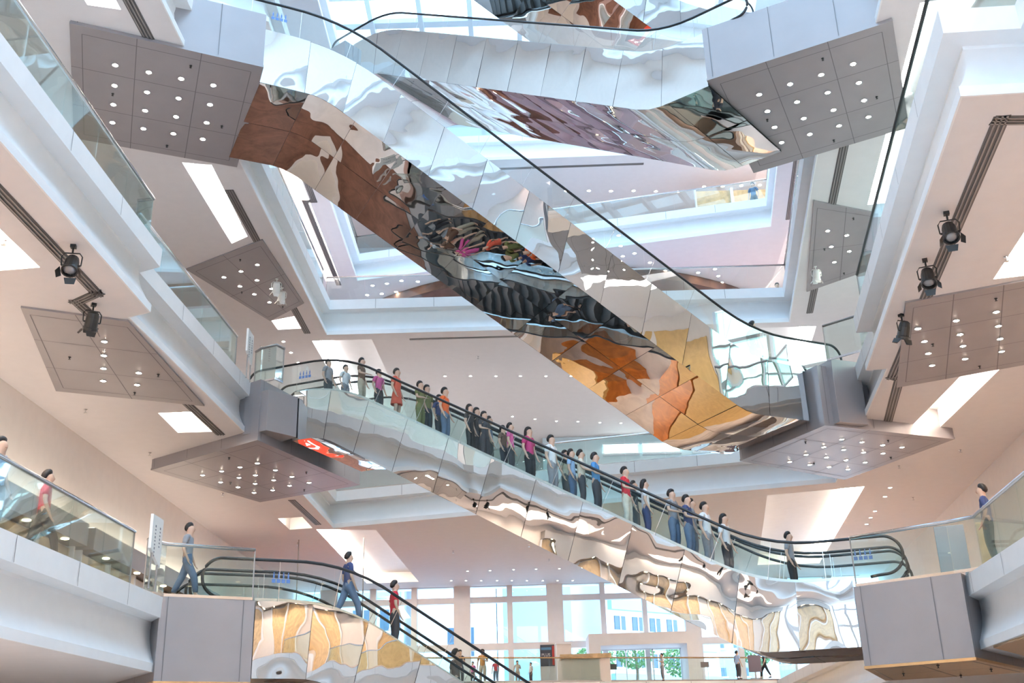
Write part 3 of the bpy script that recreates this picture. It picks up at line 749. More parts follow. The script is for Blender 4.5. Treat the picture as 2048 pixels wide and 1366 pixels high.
# ------------------------------------------------------------------ window wall of the entrance hall
WX = [(-10.6, .95), (-8.15, .35), (-5.85, .32), (-3.2, .92), (-.55, .3), (1.95, .9), (4.6, .28), (6.9, .25), (9.5, .85), (12.0, .3), (14.5, .9), (17.2, .4)]
wn = 0
zlev = [5.0, 7.42, 9.95, 10.7]
for (xa, wa), (xb, wb) in zip(WX, WX[1:]):
    for z0, z1 in zip(zlev, zlev[1:]):
        x0, x1 = xa + wa / 2, xb + wb / 2 * -1
        if z0 == 5.0 and 3.0 < (x0 + x1) / 2 < 9.3: continue
        wn += 1
        mb = MB().mat('window_glass'); mb.box(((x0 + x1) / 2, 61.4, (z0 + z1) / 2), (x1 - x0, .02, z1 - z0)); struct(mb.build('window_%d' % (wn + 10)))
mb = MB().mat('wall_white')
for x, w in WX: mb.box((x, 61.3, 7.85), (w, .5, 5.7))
struct(mb.build('wall_far_columns'))
mb = MB().mat('wall_white')
for z, h in ((7.42, .36), (9.95, .32), (10.72, .1)): mb.box((3, 61.35, z), (32, .38, h))
struct(mb.build('trim_70'))
# entrance portal
t = empty('entrance_portal', (6.4, 60.2, 5), 'pale square door portal below the tall windows', 'doorway')
mb = MB().mat('wall_white'); mb.box((6.4, 59.6, 7.35), (5.7, 2.6, .6)); mb.build('lintel', t)
for x in (3.85, 8.95):
    mb = MB().mat('wall_white'); mb.box((x, 59.6, 6.02), (.6, 2.6, 2.06)); mb.build('jamb', t)
mb = MB().mat('brushed_steel')
for x in (4.2, 5.65, 7.1, 8.6): mb.box((x, 60.6, 6.0), (.06, .06, 2.0))
mb.box((6.4, 60.6, 7.0), (4.5, .06, .06)); mb.build('door_frame', t)

# ------------------------------------------------------------------ outside
def outside():
    mb = MB().mat('building_white'); mb.box((2, 100, 4.7), (160, 76, .2)); o = struct(mb.build('ground'))
    def bld(name, c, size, rz, mat, label, bands, wins, wmat='building_window'):
        t = empty(name, (c[0], c[1], 4.8), label, 'building', rz=0)
        mb = MB().mat(mat); mb.box((c[0], c[1], 4.8 + size[2] / 2), size, rz); mb.build('wall', t)
        cs, sn = math.cos(rz), math.sin(rz)
        def loc(u, v, z): return (c[0] + u * cs + v * sn * 1, c[1] + u * sn - v * cs, z)
        for z, h in bands:
            mb = MB().mat('building_pale'); p = loc(0, size[1] / 2 + .25, z); mb.box(p, (size[0] * .96, .5, h), rz); mb.build('balcony', t)
        for u, z, w, h in wins:
            p = loc(u, size[1] / 2 + .02, z); mb = MB().mat(wmat); mb.box(p, (w, .12, h), rz); q = mb.build('window', t)
            mb = MB().mat('building_white'); mb.box(loc(u, size[1] / 2 + .06, z), (.12, .14, h), rz); mb.box(loc(u, size[1] / 2 + .06, z - h / 2 - .1), (w + .4, .2, .16), rz); mb.build('window_frame', q)
    bld('apartment_building', (-14.5, 86, 0), (12, 10, 26), 0, 'building_white', 'white building with rows of small windows seen through the left panes', [(9.4, .9), (13.4, .9)],
        [(u, z, 1.5, 1.5) for u in (-4.5, -2, .5, 3, 5) for z in (7.2, 11.4, 15.2)])
    bld('apartment_building', (-4.6, 84, 0), (5.6, 8, 26), 0, 'building_white', 'plain white building with one small dark window, behind the third pane from left', [], [(.3, 9.6, 1.9, 2.0), (.3, 14.6, 1.9, 2.0)])
    bld('apartment_building', (1.3, 88, 0), (5.2, 8, 26), 0, 'building_pale', 'plain pale blue building wall behind the middle pane', [], [])
    bld('apartment_building', (10.2, 96, 0), (13, 6, 24), R(38), 'building_white', 'white building with slanting blue balcony bands behind the right panes', [(7.4, .8), (10.2, .8), (13.2, .8)],
        [(u, z, 1.2, 1.1) for u in (-5, -3, -1, 1) for z in (8.9, 11.8)])
    bld('tower_block', (21, 128, 0), (8, 8, 40), .2, 'building_pale', 'distant grey tower block seen low at the right panes', [], [(u, z, 1.4, .9) for u in (-2.6, 0, 2.6) for z in (10, 13, 16, 19)])
    rnd = random.Random(5)
    for i, (x, y, h, lab) in enumerate(((4.6, 70, 3.4, 'green tree outside the portal at its left side'), (7.3, 72, 4.0, 'green tree outside the portal, in the middle'), (9.9, 69.5, 3.0, 'green tree outside the portal at its right side'), (15.2, 72, 4.0, 'green tree outside the panes at the far right'))):
        t = empty('tree', (x, y, 4.8), lab, 'tree', 'trees outside the entrance')
        mb = MB().mat('trunk_brown'); mb.tube([(x, y, 4.8), (x + .1, y, 4.8 + h * .5), (x, y, 4.8 + h * .8)], [.12, .09, .05]); mb.build('trunk', t)
        mb = MB().mat('leaf_green')
        for k in range(700):
            u, v = rnd.uniform(0, 2 * PI), math.acos(rnd.uniform(-1, 1)); rr = 1.25 * rnd.uniform(.5, 1) ** .4
            p = Vector((x + rr * math.cos(u) * math.sin(v), y + rr * math.sin(u) * math.sin(v), 4.8 + h * .75 + rr * .8 * math.cos(v)))
            a = Vector((rnd.uniform(-1, 1), rnd.uniform(-1, 1), rnd.uniform(-1, 1))).normalized(); b = a.orthogonal().normalized()
            mb.face([p - a * .12, p + b * .07, p + a * .12, p - b * .07])
        mb.build('foliage', t)
outside()

# ------------------------------------------------------------------ things on the galleries
def simple(name, label, cat, mats_fn):
    mb = MB(); mats_fn(mb); return tag(mb.build(name), label, cat)
# poster stand, kiosk, column, sign stand in the entrance hall (floor z = 5)
t = empty('poster_stand', (1.28, 54.5, 5), 'upright poster stand with a dark red and blue picture', 'poster stand')
mb = MB().mat('wall_white'); mb.box((1.28, 54.56, 5.95), (.74, .10, 1.9)); mb.build('stand_body', t)
mb = MB().mat('poster_dark'); mb.box((1.28, 54.49, 6.3), (.68, .02, 1.0)); ps = mb.build('poster', t)
mb = MB().mat('poster_blue'); mb.box((1.22, 54.475, 6.62), (.50, .01, .12)); mb.mat('poster_red'); mb.box((1.56, 54.475, 6.3), (.10, .01, .9)); mb.build('printed_band', ps)
def text_mesh(body, loc, size, mat, parent, rot=(PI / 2, 0, 0)):
    cu = bpy.data.curves.new('lettering', 'FONT'); cu.body = body; cu.size = size; cu.extrude = .004; cu.align_x = 'CENTER'; cu.align_y = 'CENTER'
    o = bpy.data.objects.new('lettering', cu); C.objects.link(o); dg = bpy.context.evaluated_depsgraph_get()
    me = bpy.data.meshes.new_from_object(o.evaluated_get(dg)); bpy.data.objects.remove(o)
    q = bpy.data.objects.new('lettering', me); C.objects.link(q); me.materials.clear(); me.materials.append(M[mat])
    if parent: q.parent = parent; q.location = Vector(loc) - parent_world(parent)
    else: q.location = loc
    q.rotation_euler = rot; return q
text_mesh('PLUS', (1.2, 54.47, 6.32), .2, 'wall_white', ps)
t = empty('information_counter', (3.1, 55, 5), 'beige boxed counter behind the long glass railing', 'counter')
mb = MB().mat('wall_cream'); mb.prism([(1.95, 54.5), (4.3, 54.5), (4.2, 55.6), (2.05, 55.6)], 5, 6.12); mb.build('counter_body', t)
mb = MB().mat('wood_gold'); mb.box((3.12, 55.0, 6.22), (2.5, 1.25, .2)); mb.build('counter_top', t)
t = empty('clad_column', (2.2, 57.6, 5), 'slim cream column behind the poster stand', 'column')
mb = MB().mat('wall_cream'); mb.box((2.2, 57.6, 6.05), (.75, .6, 2.1)); mb.build('column_shaft', t)
mb = MB().mat('white_paint'); mb.box((2.2, 57.6, 7.12), (.85, .7, .08)); mb.build('column_cap', t)
for x, y, lab in ((4.45, 55, 'small notice board on two thin legs, right of the beige counter'), (9.0, 55.3, 'small notice board on two thin legs near the white-shirted man')):
    t = empty('notice_stand', (x, y, 5), lab, 'notice stand')
    mb = MB().mat('slot_dark'); mb.box((x, y, 5.72), (.4, .04, .26)); mb.build('notice_board', t)
    for sx in (-.13, .13):
        mb = MB().mat('brushed_steel'); mb.tube([(x + sx, y, 5.01), (x + sx, y, 5.6)], .014); mb.build('leg', t)
for x, y, lab in ((11.5, 55.6, 'dark screen panel standing beside the man in blue'),):
    t = empty('display_screen', (x, y, 5), lab, 'screen')
    mb = MB().mat('dark_board'); mb.box((x, y, 5.72), (.62, .06, .8)); mb.build('screen_panel', t)
    mb = MB().mat('slot_slat'); mb.box((x, y, 5.16), (.08, .06, .32)); mb.box((x, y, 5.02), (.5, .3, .03)); mb.build('screen_foot', t)
# white sign boards on the railings
def rail_sign(x, y, z, label, h=1.15, rz=0, text=True):
    t = empty('sign_board', (x, y, z), label, 'sign', rz=rz)
    mb = MB().mat('white_plastic'); mb.idx([(-.03, -.36, .30), (.03, -.36, .30), (.03, .30, 0), (-.03, .30, 0), (-.03, -.36, h), (.03, -.36, h), (.03, .30, h), (-.03, .30, h)],
        [(0,3,2,1),(4,5,6,7),(0,1,5,4),(1,2,6,5),(2,3,7,6),(3,0,4,7)]); mb.build('board', t, off=(0, 0, 0), bevel=.006)
    mb = MB().mat('slot_slat'); mb.tube([(0, .2, -.49), (0, .2, .05)], .02); mb.tube([(0, -.2, -.49), (0, -.2, .25)], .02); mb.build('bracket', t, off=(0, 0, 0))
    if text:
        for k, (yy, n) in enumerate(((-.16, 9), (.12, 6))):
            mb = MB().mat('sign_text')
            for i in range(n): mb.box((.033, yy, h - .22 - i * .075), (.006, .05, .03 if i % 3 else .045))
            mb.build('lettering_column', t, off=(0, 0, 0))
rail_sign(-7.45, 22.15, 5.5, 'white upright sign board at the gap in the lower left railing', 1.0)
rail_sign(-7.75, 29.75, 12.65, 'cream upright sign board at the lower end of the left second railing', 1.0, 0, True)
# dark board behind the left railing and on the right
def board(x, y, z, w, h, rz, mat_, name, label, cat):
    t = empty(name, (x, y, z), label, cat, rz=rz)
    mb = MB().mat(mat_); mb.box((0, 0, h / 2 + .12), (w, .08, h)); mb.build('panel', t, off=(0, 0, 0), bevel=.01)
    mb = MB().mat('slot_slat'); mb.box((-w * .35, 0, .06), (.06, .4, .12)); mb.box((w * .35, 0, .06), (.06, .4, .12)); mb.build('foot', t, off=(0, 0, 0))
board(-9.0, 17.0, 5.02, 1.0, 2.3, R(60), 'dark_board', 'display_board', 'dark purple board at the left picture edge behind the railing', 'display board')
board(10.1, 20.9, 5.02, 1.1, 1.25, R(75), 'dark_board', 'display_board', 'dark grey board behind the right gallery railing', 'display board')
board(9.5, 23.8, 5.02, .62, 1.02, R(-20), 'panel_grey', 'litter_bin', 'grey-green waist-high panel bin behind the lower right railing', 'bin')
board(10.05, 23.4, 5.02, .22, 1.0, R(-20), 'wood_gold', 'direction_post', 'yellow narrow post beside the grey-green panel bin', 'post')

# shop fronts along the lower left wall, and lit fronts on the upper floors
def shopfront(a, b, z, h, label, back='wood_gold', lamps=5, beam=True, wash=False):
    a = Vector(a); b = Vector(b); d = (b - a).normalized(); n = Vector((d.y, -d.x)); L = (b - a).length
    if n.dot(Vector((1.0, 30.0)) - a) < 0: n = -n
    t = empty('shop_front', (*a, z), label, 'shop front')
    def rect(name, u0, u1, o0, o1, z0, z1, mat_):
        mb = MB().mat(mat_); q = [a + d * u0 + n * o0, a + d * u1 + n * o0, a + d * u1 + n * o1, a + d * u0 + n * o1]; mb.prism([tuple(p) for p in q], z0, z1); return mb.build(name, t)
    k = max(2, round(L / 2.2))
    for i in range(k):
        rect('wall_panel', L * i / k + .04, L * (i + 1) / k - .04, .02, .10, z + .02, z + h * .78, back if i % 3 != 2 else 'wall_cream')
    if wash: rect('added_wash_light', .2, L - .2, .22, .42, z + h + .01, z + h + .05, 'added_wall_wash')  # hidden glowing strip added to brighten the wall above the beam
    if beam: rect('fascia_beam', 0, L, .02, .55, z + h * .8, z + h, 'slot_slat')
    for i in range(k + 1): rect('pilaster', max(0, L * i / k - .08), min(L, L * i / k + .08), .02, .22, z + .02, z + h * .8, 'white_paint')
    for i in range(lamps):
        p = a + d * (L * (i + .5) / lamps) + n * .42; mb = MB().mat('shop_lamp'); mb.lathe([(.10, 0), (.10, -.03), (.02, -.05)], 10, Matrix.Translation((p.x, p.y, z + h * .8))); mb.build('lamp', t)
shopfront((-12.55, 18), (-12.55, 30), Z[1], 3.1, 'lower left shop front with golden panels, nearer half', wash=True)
shopfront((-12.55, 30.5), (-12.55, 44), Z[1], 3.1, 'lower left shop front with golden panels, farther half', wash=True)
shopfront((-12.5, 61.8), (2, 61.8), Z[4], 4.6, 'far fourth-floor shop front at left, mostly behind the escalator', 'wall_white', 6)
shopfront((10.4, 53.4), (16.6, 53.4), Z[4] + .02, 5.5, 'far shop front with tall yellow wood panels at the upper right', 'wood_gold', 6, False)
shopfront((-10, 61.8), (12, 61.8), Z[3], 4.4, 'far third-floor shop front below the curved dark band', 'wall_white', 8)
wall('wall_gallery', (16.5, 57), (1.5, 57), Z[2] + .02, 17.98, 'wall_gallery')
# lit ribbon windows at the back of the far second gallery
for i, (x0, x1) in enumerate(((4.85, 6.64), (7.0, 8.9), (9.7, 11.2))):
    t = empty('lit_window', ((x0 + x1) / 2, 57, 17.2), ['left', 'middle', 'right'][i] + ' of three glowing ribbon windows behind the far second railing', 'window')
    mb = MB().mat('screen_white'); mb.box(((x0 + x1) / 2, 56.95, 17.2), (x1 - x0, .14, .5)); mb.build('pane', t)
    mb = MB().mat('roof_frame'); 
    for zz in (16.9, 17.5): mb.box(((x0 + x1) / 2, 56.92, zz), (x1 - x0 + .2, .2, .1))
    mb.build('frame', t)
# curved dark band of a ceiling feature on the far third floor
t = empty('curved_ceiling_band', (2.7, 52, zc4), 'dark bronze curved ceiling band with purple glow behind the far third railing', 'ceiling feature')
cx, cy, r0, r1 = 2.7, 65.2, 15.1, 13.2
an = [R(212) + R(116) * i / 40 for i in range(41)]
mb = MB().mat('carpet_brown')
for a, b in zip(an, an[1:]):
    P_ = lambda r, t_: (cx + r * math.cos(t_), cy + r * math.sin(t_))
    mb.prism([P_(r1, a), P_(r0, a), P_(r0, b), P_(r1, b)], zc4 - .5, zc4 - .02)
mb.build('curved_fascia', t)
mb = MB().mat('purple_lamp')
for a, b in zip(an, an[1:]): mb.prism([P_(r1 - .5, a), P_(r1 - .06, a), P_(r1 - .06, b), P_(r1 - .5, b)], zc4 - .10, zc4 - .04)
mb.build('purple_lamp_strip', t)

# ------------------------------------------------------------------ people
def skin_mesh(name, joints, edges, sub=1, root=0):
    names = list(joints); ix = {n: i for i, n in enumerate(names)}
    me = bpy.data.meshes.new(name); me.from_pydata([joints[n][:3] for n in names], [(ix[a], ix[b]) for a, b in edges], [])
    o = bpy.data.objects.new(name, me); C.objects.link(o)
    o.modifiers.new('skin', 'SKIN')
    for n, sv in zip(names, me.skin_vertices[0].data):
        r = joints[n][3:]; sv.radius = (r[0], r[1] if len(r) > 1 else r[0]); sv.use_root = (names[root] == n)
    sd = o.modifiers.new('sub', 'SUBSURF'); sd.levels = sub; sd.render_levels = sub
    dg = bpy.context.evaluated_depsgraph_get(); dg.update()
    out = bpy.data.meshes.new_from_object(o.evaluated_get(dg)); out.name = name
    bpy.data.objects.remove(o); bpy.data.meshes.remove(me)
    for p in out.polygons: p.use_smooth = True
    return out
def pose(arms, stride=0.0, sit=False):
    J = {'pelvis': (0, 0, .95, .125, .095), 'waist': (0, .0, 1.09, .115, .085), 'chest': (0, .0, 1.27, .13, .09), 'collar': (0, -.01, 1.40, .08, .066),
         'neck': (0, .0, 1.455, .058, .058), 'jaw': (0, .022, 1.53, .075, .082), 'head': (0, .008, 1.60, .092, .104), 'crown': (0, .0, 1.67, .068, .078)}
    E_ = [('pelvis', 'waist'), ('waist', 'chest'), ('chest', 'collar'), ('collar', 'neck'), ('neck', 'jaw'), ('jaw', 'head'), ('head', 'crown')]
    for s, sd in ((-1, 'l'), (1, 'r')):
        a = arms[0 if s < 0 else 1]
        el, wr = {'down': ((.235, -.03, 1.12), (.235, .06, .90)), 'rail': ((.24, .04, 1.15), (.26, .27, 1.06)), 'bag': ((.23, -.05, 1.13), (.12, .13, 1.20)), 'phone': ((.22, .0, 1.12), (.10, .22, 1.24))}[a]
        w = Vector(wr); e = Vector(el); f = (w - e).normalized()
        J['sh' + sd] = (s * .165, -.01, 1.385, .055); J['el' + sd] = (s * el[0], el[1], el[2], .040); J['wr' + sd] = (s * wr[0], wr[1], wr[2], .027)
        h = w + f * .07; J['pa' + sd] = (s * h.x, h.y, h.z, .030, .018)
        E_ += [('collar', 'sh' + sd), ('sh' + sd, 'el' + sd), ('el' + sd, 'wr' + sd), ('wr' + sd, 'pa' + sd)]
        side = Vector((1, 0, 0)); side = (side - f * side.dot(f)).normalized()
        for k, (off, ln) in enumerate(((-.027, .060), (-.009, .072), (.009, .068), (.027, .052))):
            p = h + f * .035 + side * off; q = p + f * ln * .6 + Vector((0, .012, -.004)); r_ = q + f * ln * .3 + Vector((0, .02, -.012))
            J['fa%d%s' % (k, sd)] = (s * p.x, p.y, p.z, .009); J['fb%d%s' % (k, sd)] = (s * q.x, q.y, q.z, .0085); J['fc%d%s' % (k, sd)] = (s * r_.x, r_.y, r_.z, .007)
            E_ += [('pa' + sd, 'fa%d%s' % (k, sd)), ('fa%d%s' % (k, sd), 'fb%d%s' % (k, sd)), ('fb%d%s' % (k, sd), 'fc%d%s' % (k, sd))]
        p = w + f * .03 + side * -.035 + Vector((0, .015, 0)); q = p + f * .035 + side * -.012
        J['ta' + sd] = (s * p.x, p.y, p.z, .011); J['tb' + sd] = (s * q.x, q.y, q.z, .008); E_ += [('wr' + sd, 'ta' + sd), ('ta' + sd, 'tb' + sd)]
        st = stride * s
        J['hip' + sd] = (s * .085, 0, .87, .088); J['kn' + sd] = (s * .095, .03 + st * .22, .49, .056); J['an' + sd] = (s * .10, -.02 + st * .36, .10 + (.05 if st < 0 else 0), .038)
        J['to' + sd] = (s * .115, .12 + st * .38, .045 + (.02 if st < 0 else 0), .034)
        E_ += [('pelvis', 'hip' + sd), ('hip' + sd, 'kn' + sd), ('kn' + sd, 'an' + sd), ('an' + sd, 'to' + sd)]
    return J, E_
def figure_meshes(tagname, arms, stride=0.0):
    J, E_ = pose(arms, stride); body = skin_mesh('body_' + tagname, J, E_)
    # nose, brow and ears pressed out of the head surface
    for v in body.vertices:
        c = v.co
        if c.z > 1.5 and c.z < 1.69:
            dn = math.exp(-((c.x / .016) ** 2 + ((c.z - 1.575) / .022) ** 2))
            if c.y > .04: c.y += .022 * dn
            ear = math.exp(-(((c.y + .005) / .02) ** 2 + ((c.z - 1.585) / .03) ** 2))
            if abs(c.x) > .05: c.x += .014 * ear * (1 if c.x > 0 else -1)
            chin = math.exp(-((c.x / .03) ** 2 + ((c.z - 1.515) / .016) ** 2))
            if c.y > .04: c.y += .008 * chin
    G = {'body': body}
    ye = max([v.co.y for v in body.vertices if abs(abs(v.co.x) - .034) < .02 and abs(v.co.z - 1.605) < .025] or [.09])
    ym = max([v.co.y for v in body.vertices if abs(v.co.x) < .02 and abs(v.co.z - 1.54) < .02] or [.09])
    for sx, sd in ((-1, 'l'), (1, 'r')):
        mb = MB().mat('hair_black'); mb.lathe([(.004, -.008), (.011, -.004), (.011, .003), (.004, .008)], 8, Matrix.Translation((sx * .034, ye - .004, 1.607)))
        mb.box((sx * .034, ye, 1.632), (.034, .012, .006)); o = mb.build('eye', None, off=(0, 0, 0)); G['eye_' + sd] = o.data; bpy.data.objects.remove(o)
    mb = MB().mat('poster_red'); mb.box((0, ym - .001, 1.545), (.042, .010, .010)); o = mb.build('mouth', None, off=(0, 0, 0)); G['mouth'] = o.data; bpy.data.objects.remove(o)
    g = lambda n, dr, dz=0: (*J[n][:3], *[q + dr for q in J[n][3:]])
    def sub(a, b, t, r): p = Vector(J[a][:3]).lerp(Vector(J[b][:3]), t); return (*p, r)
    # shirt with half sleeves
    S_ = {'hem': (0, 0, .83, .15, .118), 'w': g('waist', .022), 'c': g('chest', .018), 'n': (0, -.008, 1.43, .072, .062)}; SE = [('hem', 'w'), ('w', 'c'), ('c', 'n')]
    for sd in 'lr':
        S_['s' + sd] = g('sh' + sd, .014); S_['m' + sd] = sub('sh' + sd, 'el' + sd, .72, .064); SE += [('n', 's' + sd), ('s' + sd, 'm' + sd)]
    G['shirt'] = skin_mesh('shirt_' + tagname, S_, SE)
    S2 = dict(S_); SE2 = list(SE)
    for sd in 'lr':
        S2['e' + sd] = g('el' + sd, .016); S2['k' + sd] = sub('el' + sd, 'wr' + sd, .86, .042); SE2 = [x for x in SE2] + [('m' + sd, 'e' + sd), ('e' + sd, 'k' + sd)]
    G['jacket'] = skin_mesh('jacket_' + tagname, S2, SE2)
    T_ = {'p': (0, 0, .96, .132, .104), 'w': (0, 0, 1.08, .122, .096)}; TE = [('p', 'w')]
    for sd in 'lr':
        T_['h' + sd] = g('hip' + sd, .018); T_['k' + sd] = g('kn' + sd, .024); T_['a' + sd] = (*Vector(J['an' + sd][:3]) + Vector((0, .0, .03)), .058); TE += [('p', 'h' + sd), ('h' + sd, 'k' + sd), ('k' + sd, 'a' + sd)]
    G['trousers'] = skin_mesh('trousers_' + tagname, T_, TE)
    H_ = {k: T_[k] for k in ('p', 'hl', 'hr')}; HE = [('p', 'hl'), ('p', 'hr')]
    for sd in 'lr': H_['q' + sd] = sub('hip' + sd, 'kn' + sd, .8, .088); HE.append(('h' + sd, 'q' + sd))
    G['shorts'] = skin_mesh('shorts_' + tagname, H_, HE)
    mb = MB().mat('hair_black')
    mb.lathe([(.05, 1.06), (.135, .98), (.15, .90), (.175, .75), (.20, .58), (.195, .57)], 18, Matrix.Diagonal((1, .8, 1, 1)))
    o = mb.build('skirt', None, off=(0, 0, 0), smooth=True); G['skirt'] = o.data; bpy.data.objects.remove(o)
    G['hair_short'] = skin_mesh('hair_' + tagname, {'f': (0, .068, 1.70, .07, .042), 'a': (0, -.005, 1.70, .105, .085), 'b': (0, -.05, 1.62, .108, .086), 'c': (0, -.062, 1.53, .08, .055)}, [('f', 'a'), ('a', 'b'), ('b', 'c')])
    G['hair_long'] = skin_mesh('hairl_' + tagname, {'f': (0, .066, 1.70, .075, .044), 'a': (0, -.005, 1.70, .108, .088), 'b': (0, -.05, 1.62, .114, .088), 'c': (0, -.075, 1.48, .098, .048), 'd': (0, -.08, 1.36, .08, .035)}, [('f', 'a'), ('a', 'b'), ('b', 'c'), ('c', 'd')])
    for s, sd in ((-1, 'l'), (1, 'r')):
        an, to = J['an' + sd], J['to' + sd]
        G['shoe_' + sd] = skin_mesh('shoe_' + tagname, {'a': (an[0], an[1] - .035, an[2] - .05, .046, .042), 'b': (an[0], an[1] + .05, to[2], .045, .04), 'c': (to[0], to[1] + .03, to[2] - .005, .045, .032)}, [('a', 'b'), ('b', 'c')])
    return G
FIG = {'stand': figure_meshes('stand', ('down', 'down')), 'rail': figure_meshes('rail', ('down', 'rail')), 'bag': figure_meshes('bag', ('bag', 'down')),
       'phone': figure_meshes('phone', ('phone', 'down')), 'walk': figure_meshes('walk', ('down', 'down'), .75)}
CM = {}
def cloth(col):
    k = tuple(round(c, 3) for c in col)
    if k not in CM:
        nm = 'cloth_%d' % len(CM); paint(nm, col, .8, var=.08, scale=12); CM[k] = nm
    return M[CM[k]]
COL = {'white': (.75, .75, .76), 'black': (.02, .02, .023), 'coral': (.72, .12, .07), 'orange': (.80, .14, .03), 'olive': (.16, .17, .06), 'brown': (.16, .09, .06), 'grey': (.30, .30, .32),
       'dark': (.05, .05, .06), 'pink': (.62, .10, .30), 'magenta': (.55, .04, .18), 'blue': (.07, .25, .52), 'navy': (.04, .06, .16), 'red': (.62, .02, .04), 'khaki': (.50, .44, .34), 'denim': (.12, .18, .28), 'yellow': (.70, .55, .04), 'lightblue': (.35, .50, .72), 'ochre': (.55, .25, .05), 'cream': (.7, .64, .52)}
def person(loc, facing, fig, top, bottom, label, hair='short', height=1.68, bottom_kind='trousers', top_kind='shirt', group=None, skin=None):
    G = FIG[fig]; s = height / 1.70
    t = empty('person', loc, label, 'person', group, facing); t.scale = (s * 1.08, s * 1.08, s)
    def part(name, key, mat_):
        me = G[key]
        if not me.materials: me.materials.append(M['skin'])
        o = bpy.data.objects.new(name, me); C.objects.link(o); o.parent = t
        o.material_slots[0].link = 'OBJECT'; o.material_slots[0].material = mat_; return o
    part('body', 'body', M['skin']); part('eye', 'eye_l', M['hair_black']); part('eye', 'eye_r', M['hair_black']); part('mouth', 'mouth', cloth((.35, .12, .10))); part('hair', 'hair_' + hair, M['hair_black'])
    part({'shirt': 'shirt', 'jacket': 'jacket'}[top_kind], top_kind, cloth(COL[top]))
    part(bottom_kind, bottom_kind, cloth(COL[bottom]))
    part('shoe', 'shoe_l', cloth(COL['black'])); part('shoe', 'shoe_r', cloth(COL['black']))
    return t
def rider(E, u, v, fig, top, bottom, label, face=1, **kw):
    z = interp(E.step, u + .0); ub = E.step[0][0] + .3; uu = ub + .4 * math.floor((u - ub) / .4) + .2
    z = interp(E.step, uu)
    a = math.atan2(E.d.y * face, E.d.x * face) - PI / 2
    return person((*E.at(uu, v), z), a + random.uniform(-.35, .35), fig, top, bottom, label, **kw)
on = ' on the crowded escalator'
RID = [(.58, .9, 'stand', 'grey', 'dark', 'hazy grey figure stepping on at the top of the crowded escalator', dict(height=1.5)),
 (1.02, 1.25, 'stand', 'white', 'grey', 'person in white beside the top bend of the crowded escalator handrail', dict(height=1.42)),
 (1.96, .85, 'rail', 'brown', 'khaki', 'person in brown top and light trousers near the top of the crowded escalator', dict(height=1.6)),
 (2.36, 1.2, 'stand', 'pink', 'dark', 'short person in pink behind the brown-topped rider', dict(height=1.45)),
 (3.02, .85, 'stand', 'coral', 'coral', 'woman in a long coral red dress standing' + on, dict(bottom_kind='skirt')),
 (3.7, .8, 'rail', 'olive', 'olive', 'person in olive green, left one of the olive pair' + on, dict(height=1.6)),
 (3.9, 1.25, 'stand', 'olive', 'dark', 'person in dark olive, right one of the olive pair' + on, dict(height=1.62)),
 (4.4, .8, 'stand', 'orange', 'denim', 'person in bright orange shirt and jeans' + on, dict(height=1.74)),
 (4.15, 1.25, 'stand', 'navy', 'dark', 'dark-haired person half hidden behind the orange shirt', dict(height=1.48, hair='long')),
 (5.22, .75, 'stand', 'black', 'black', 'dark-dressed rider, left of the two close dark heads' + on, dict(hair='long', height=1.56)),
 (5.42, 1.25, 'stand', 'black', 'dark', 'dark-dressed rider, right of the two close dark heads' + on, dict(hair='long', height=1.6)),
 (5.84, .85, 'rail', 'dark', 'dark', 'rider in charcoal leaning on the rail, before the pink pair', dict(height=1.55)),
 (6.06, 1.25, 'stand', 'brown', 'dark', 'short rider in dark brown just behind the pink shirt', dict(height=1.42)),
 (6.7, .8, 'stand', 'pink', 'dark', 'person in a pink shirt' + on, dict(height=1.55)),
 (7.02, 1.2, 'stand', 'magenta', 'black', 'long-haired person in deep magenta next to the pink shirt', dict(hair='long', height=1.7)),
 (7.8, .8, 'stand', 'white', 'grey', 'man in a white shirt looking ahead, middle of the crowded escalator', dict(height=1.72)),
 (8.04, 1.25, 'stand', 'lightblue', 'denim', 'person in light blue behind the white-shirted man' + on, dict(height=1.62)),
 (8.42, .85, 'rail', 'cream', 'dark', 'person in a cream top between light blue and blue shirts', dict(height=1.68)),
 (9.0, .85, 'rail', 'blue', 'dark', 'man in a strong blue shirt and dark trousers' + on, dict(height=1.78)),
 (9.78, .85, 'rail', 'red', 'cream', 'person in a bright red shirt and pale trousers' + on, dict(height=1.75)),
 (10.08, 1.25, 'stand', 'white', 'navy', 'dark-haired person in white right behind the red shirt', dict(hair='long', height=1.68)),
 (10.98, .85, 'rail', 'grey', 'denim', 'grey-topped rider ahead of the group of four' + on, dict(height=1.7)),
 (11.45, 1.25, 'stand', 'grey', 'grey', 'pale grey rider at the left of the group of four', dict(height=1.72)),
 (11.5, .75, 'rail', 'navy', 'denim', 'rider in navy within the group of four', dict(height=1.72)),
 (11.9, .95, 'stand', 'white', 'grey', 'white-shirted rider, centre of the group of four', dict(height=1.76)),
 (12.15, 1.3, 'stand', 'white', 'dark', 'white-shirted rider, right end of the group of four', dict(hair='long', height=1.7)),
 (13.84, .9, 'stand', 'grey', 'black', 'lone rider in grey near the foot of the crowded escalator', dict(height=1.55)),
 (4.9, 3.1, 'stand', 'denim', 'dark', 'rider in denim on the far flight behind the orange shirt', {}),
 (7.3, 3.1, 'stand', 'khaki', 'dark', 'rider in khaki on the far flight behind the white-shirted man', {}),
 (9.3, 3.1, 'stand', 'black', 'dark', 'rider in black on the far flight behind the blue shirt', {})]
for u, v, fig, tp, bt, lab, kw in RID: rider(E2, u, v, fig, tp, bt, lab, **kw)

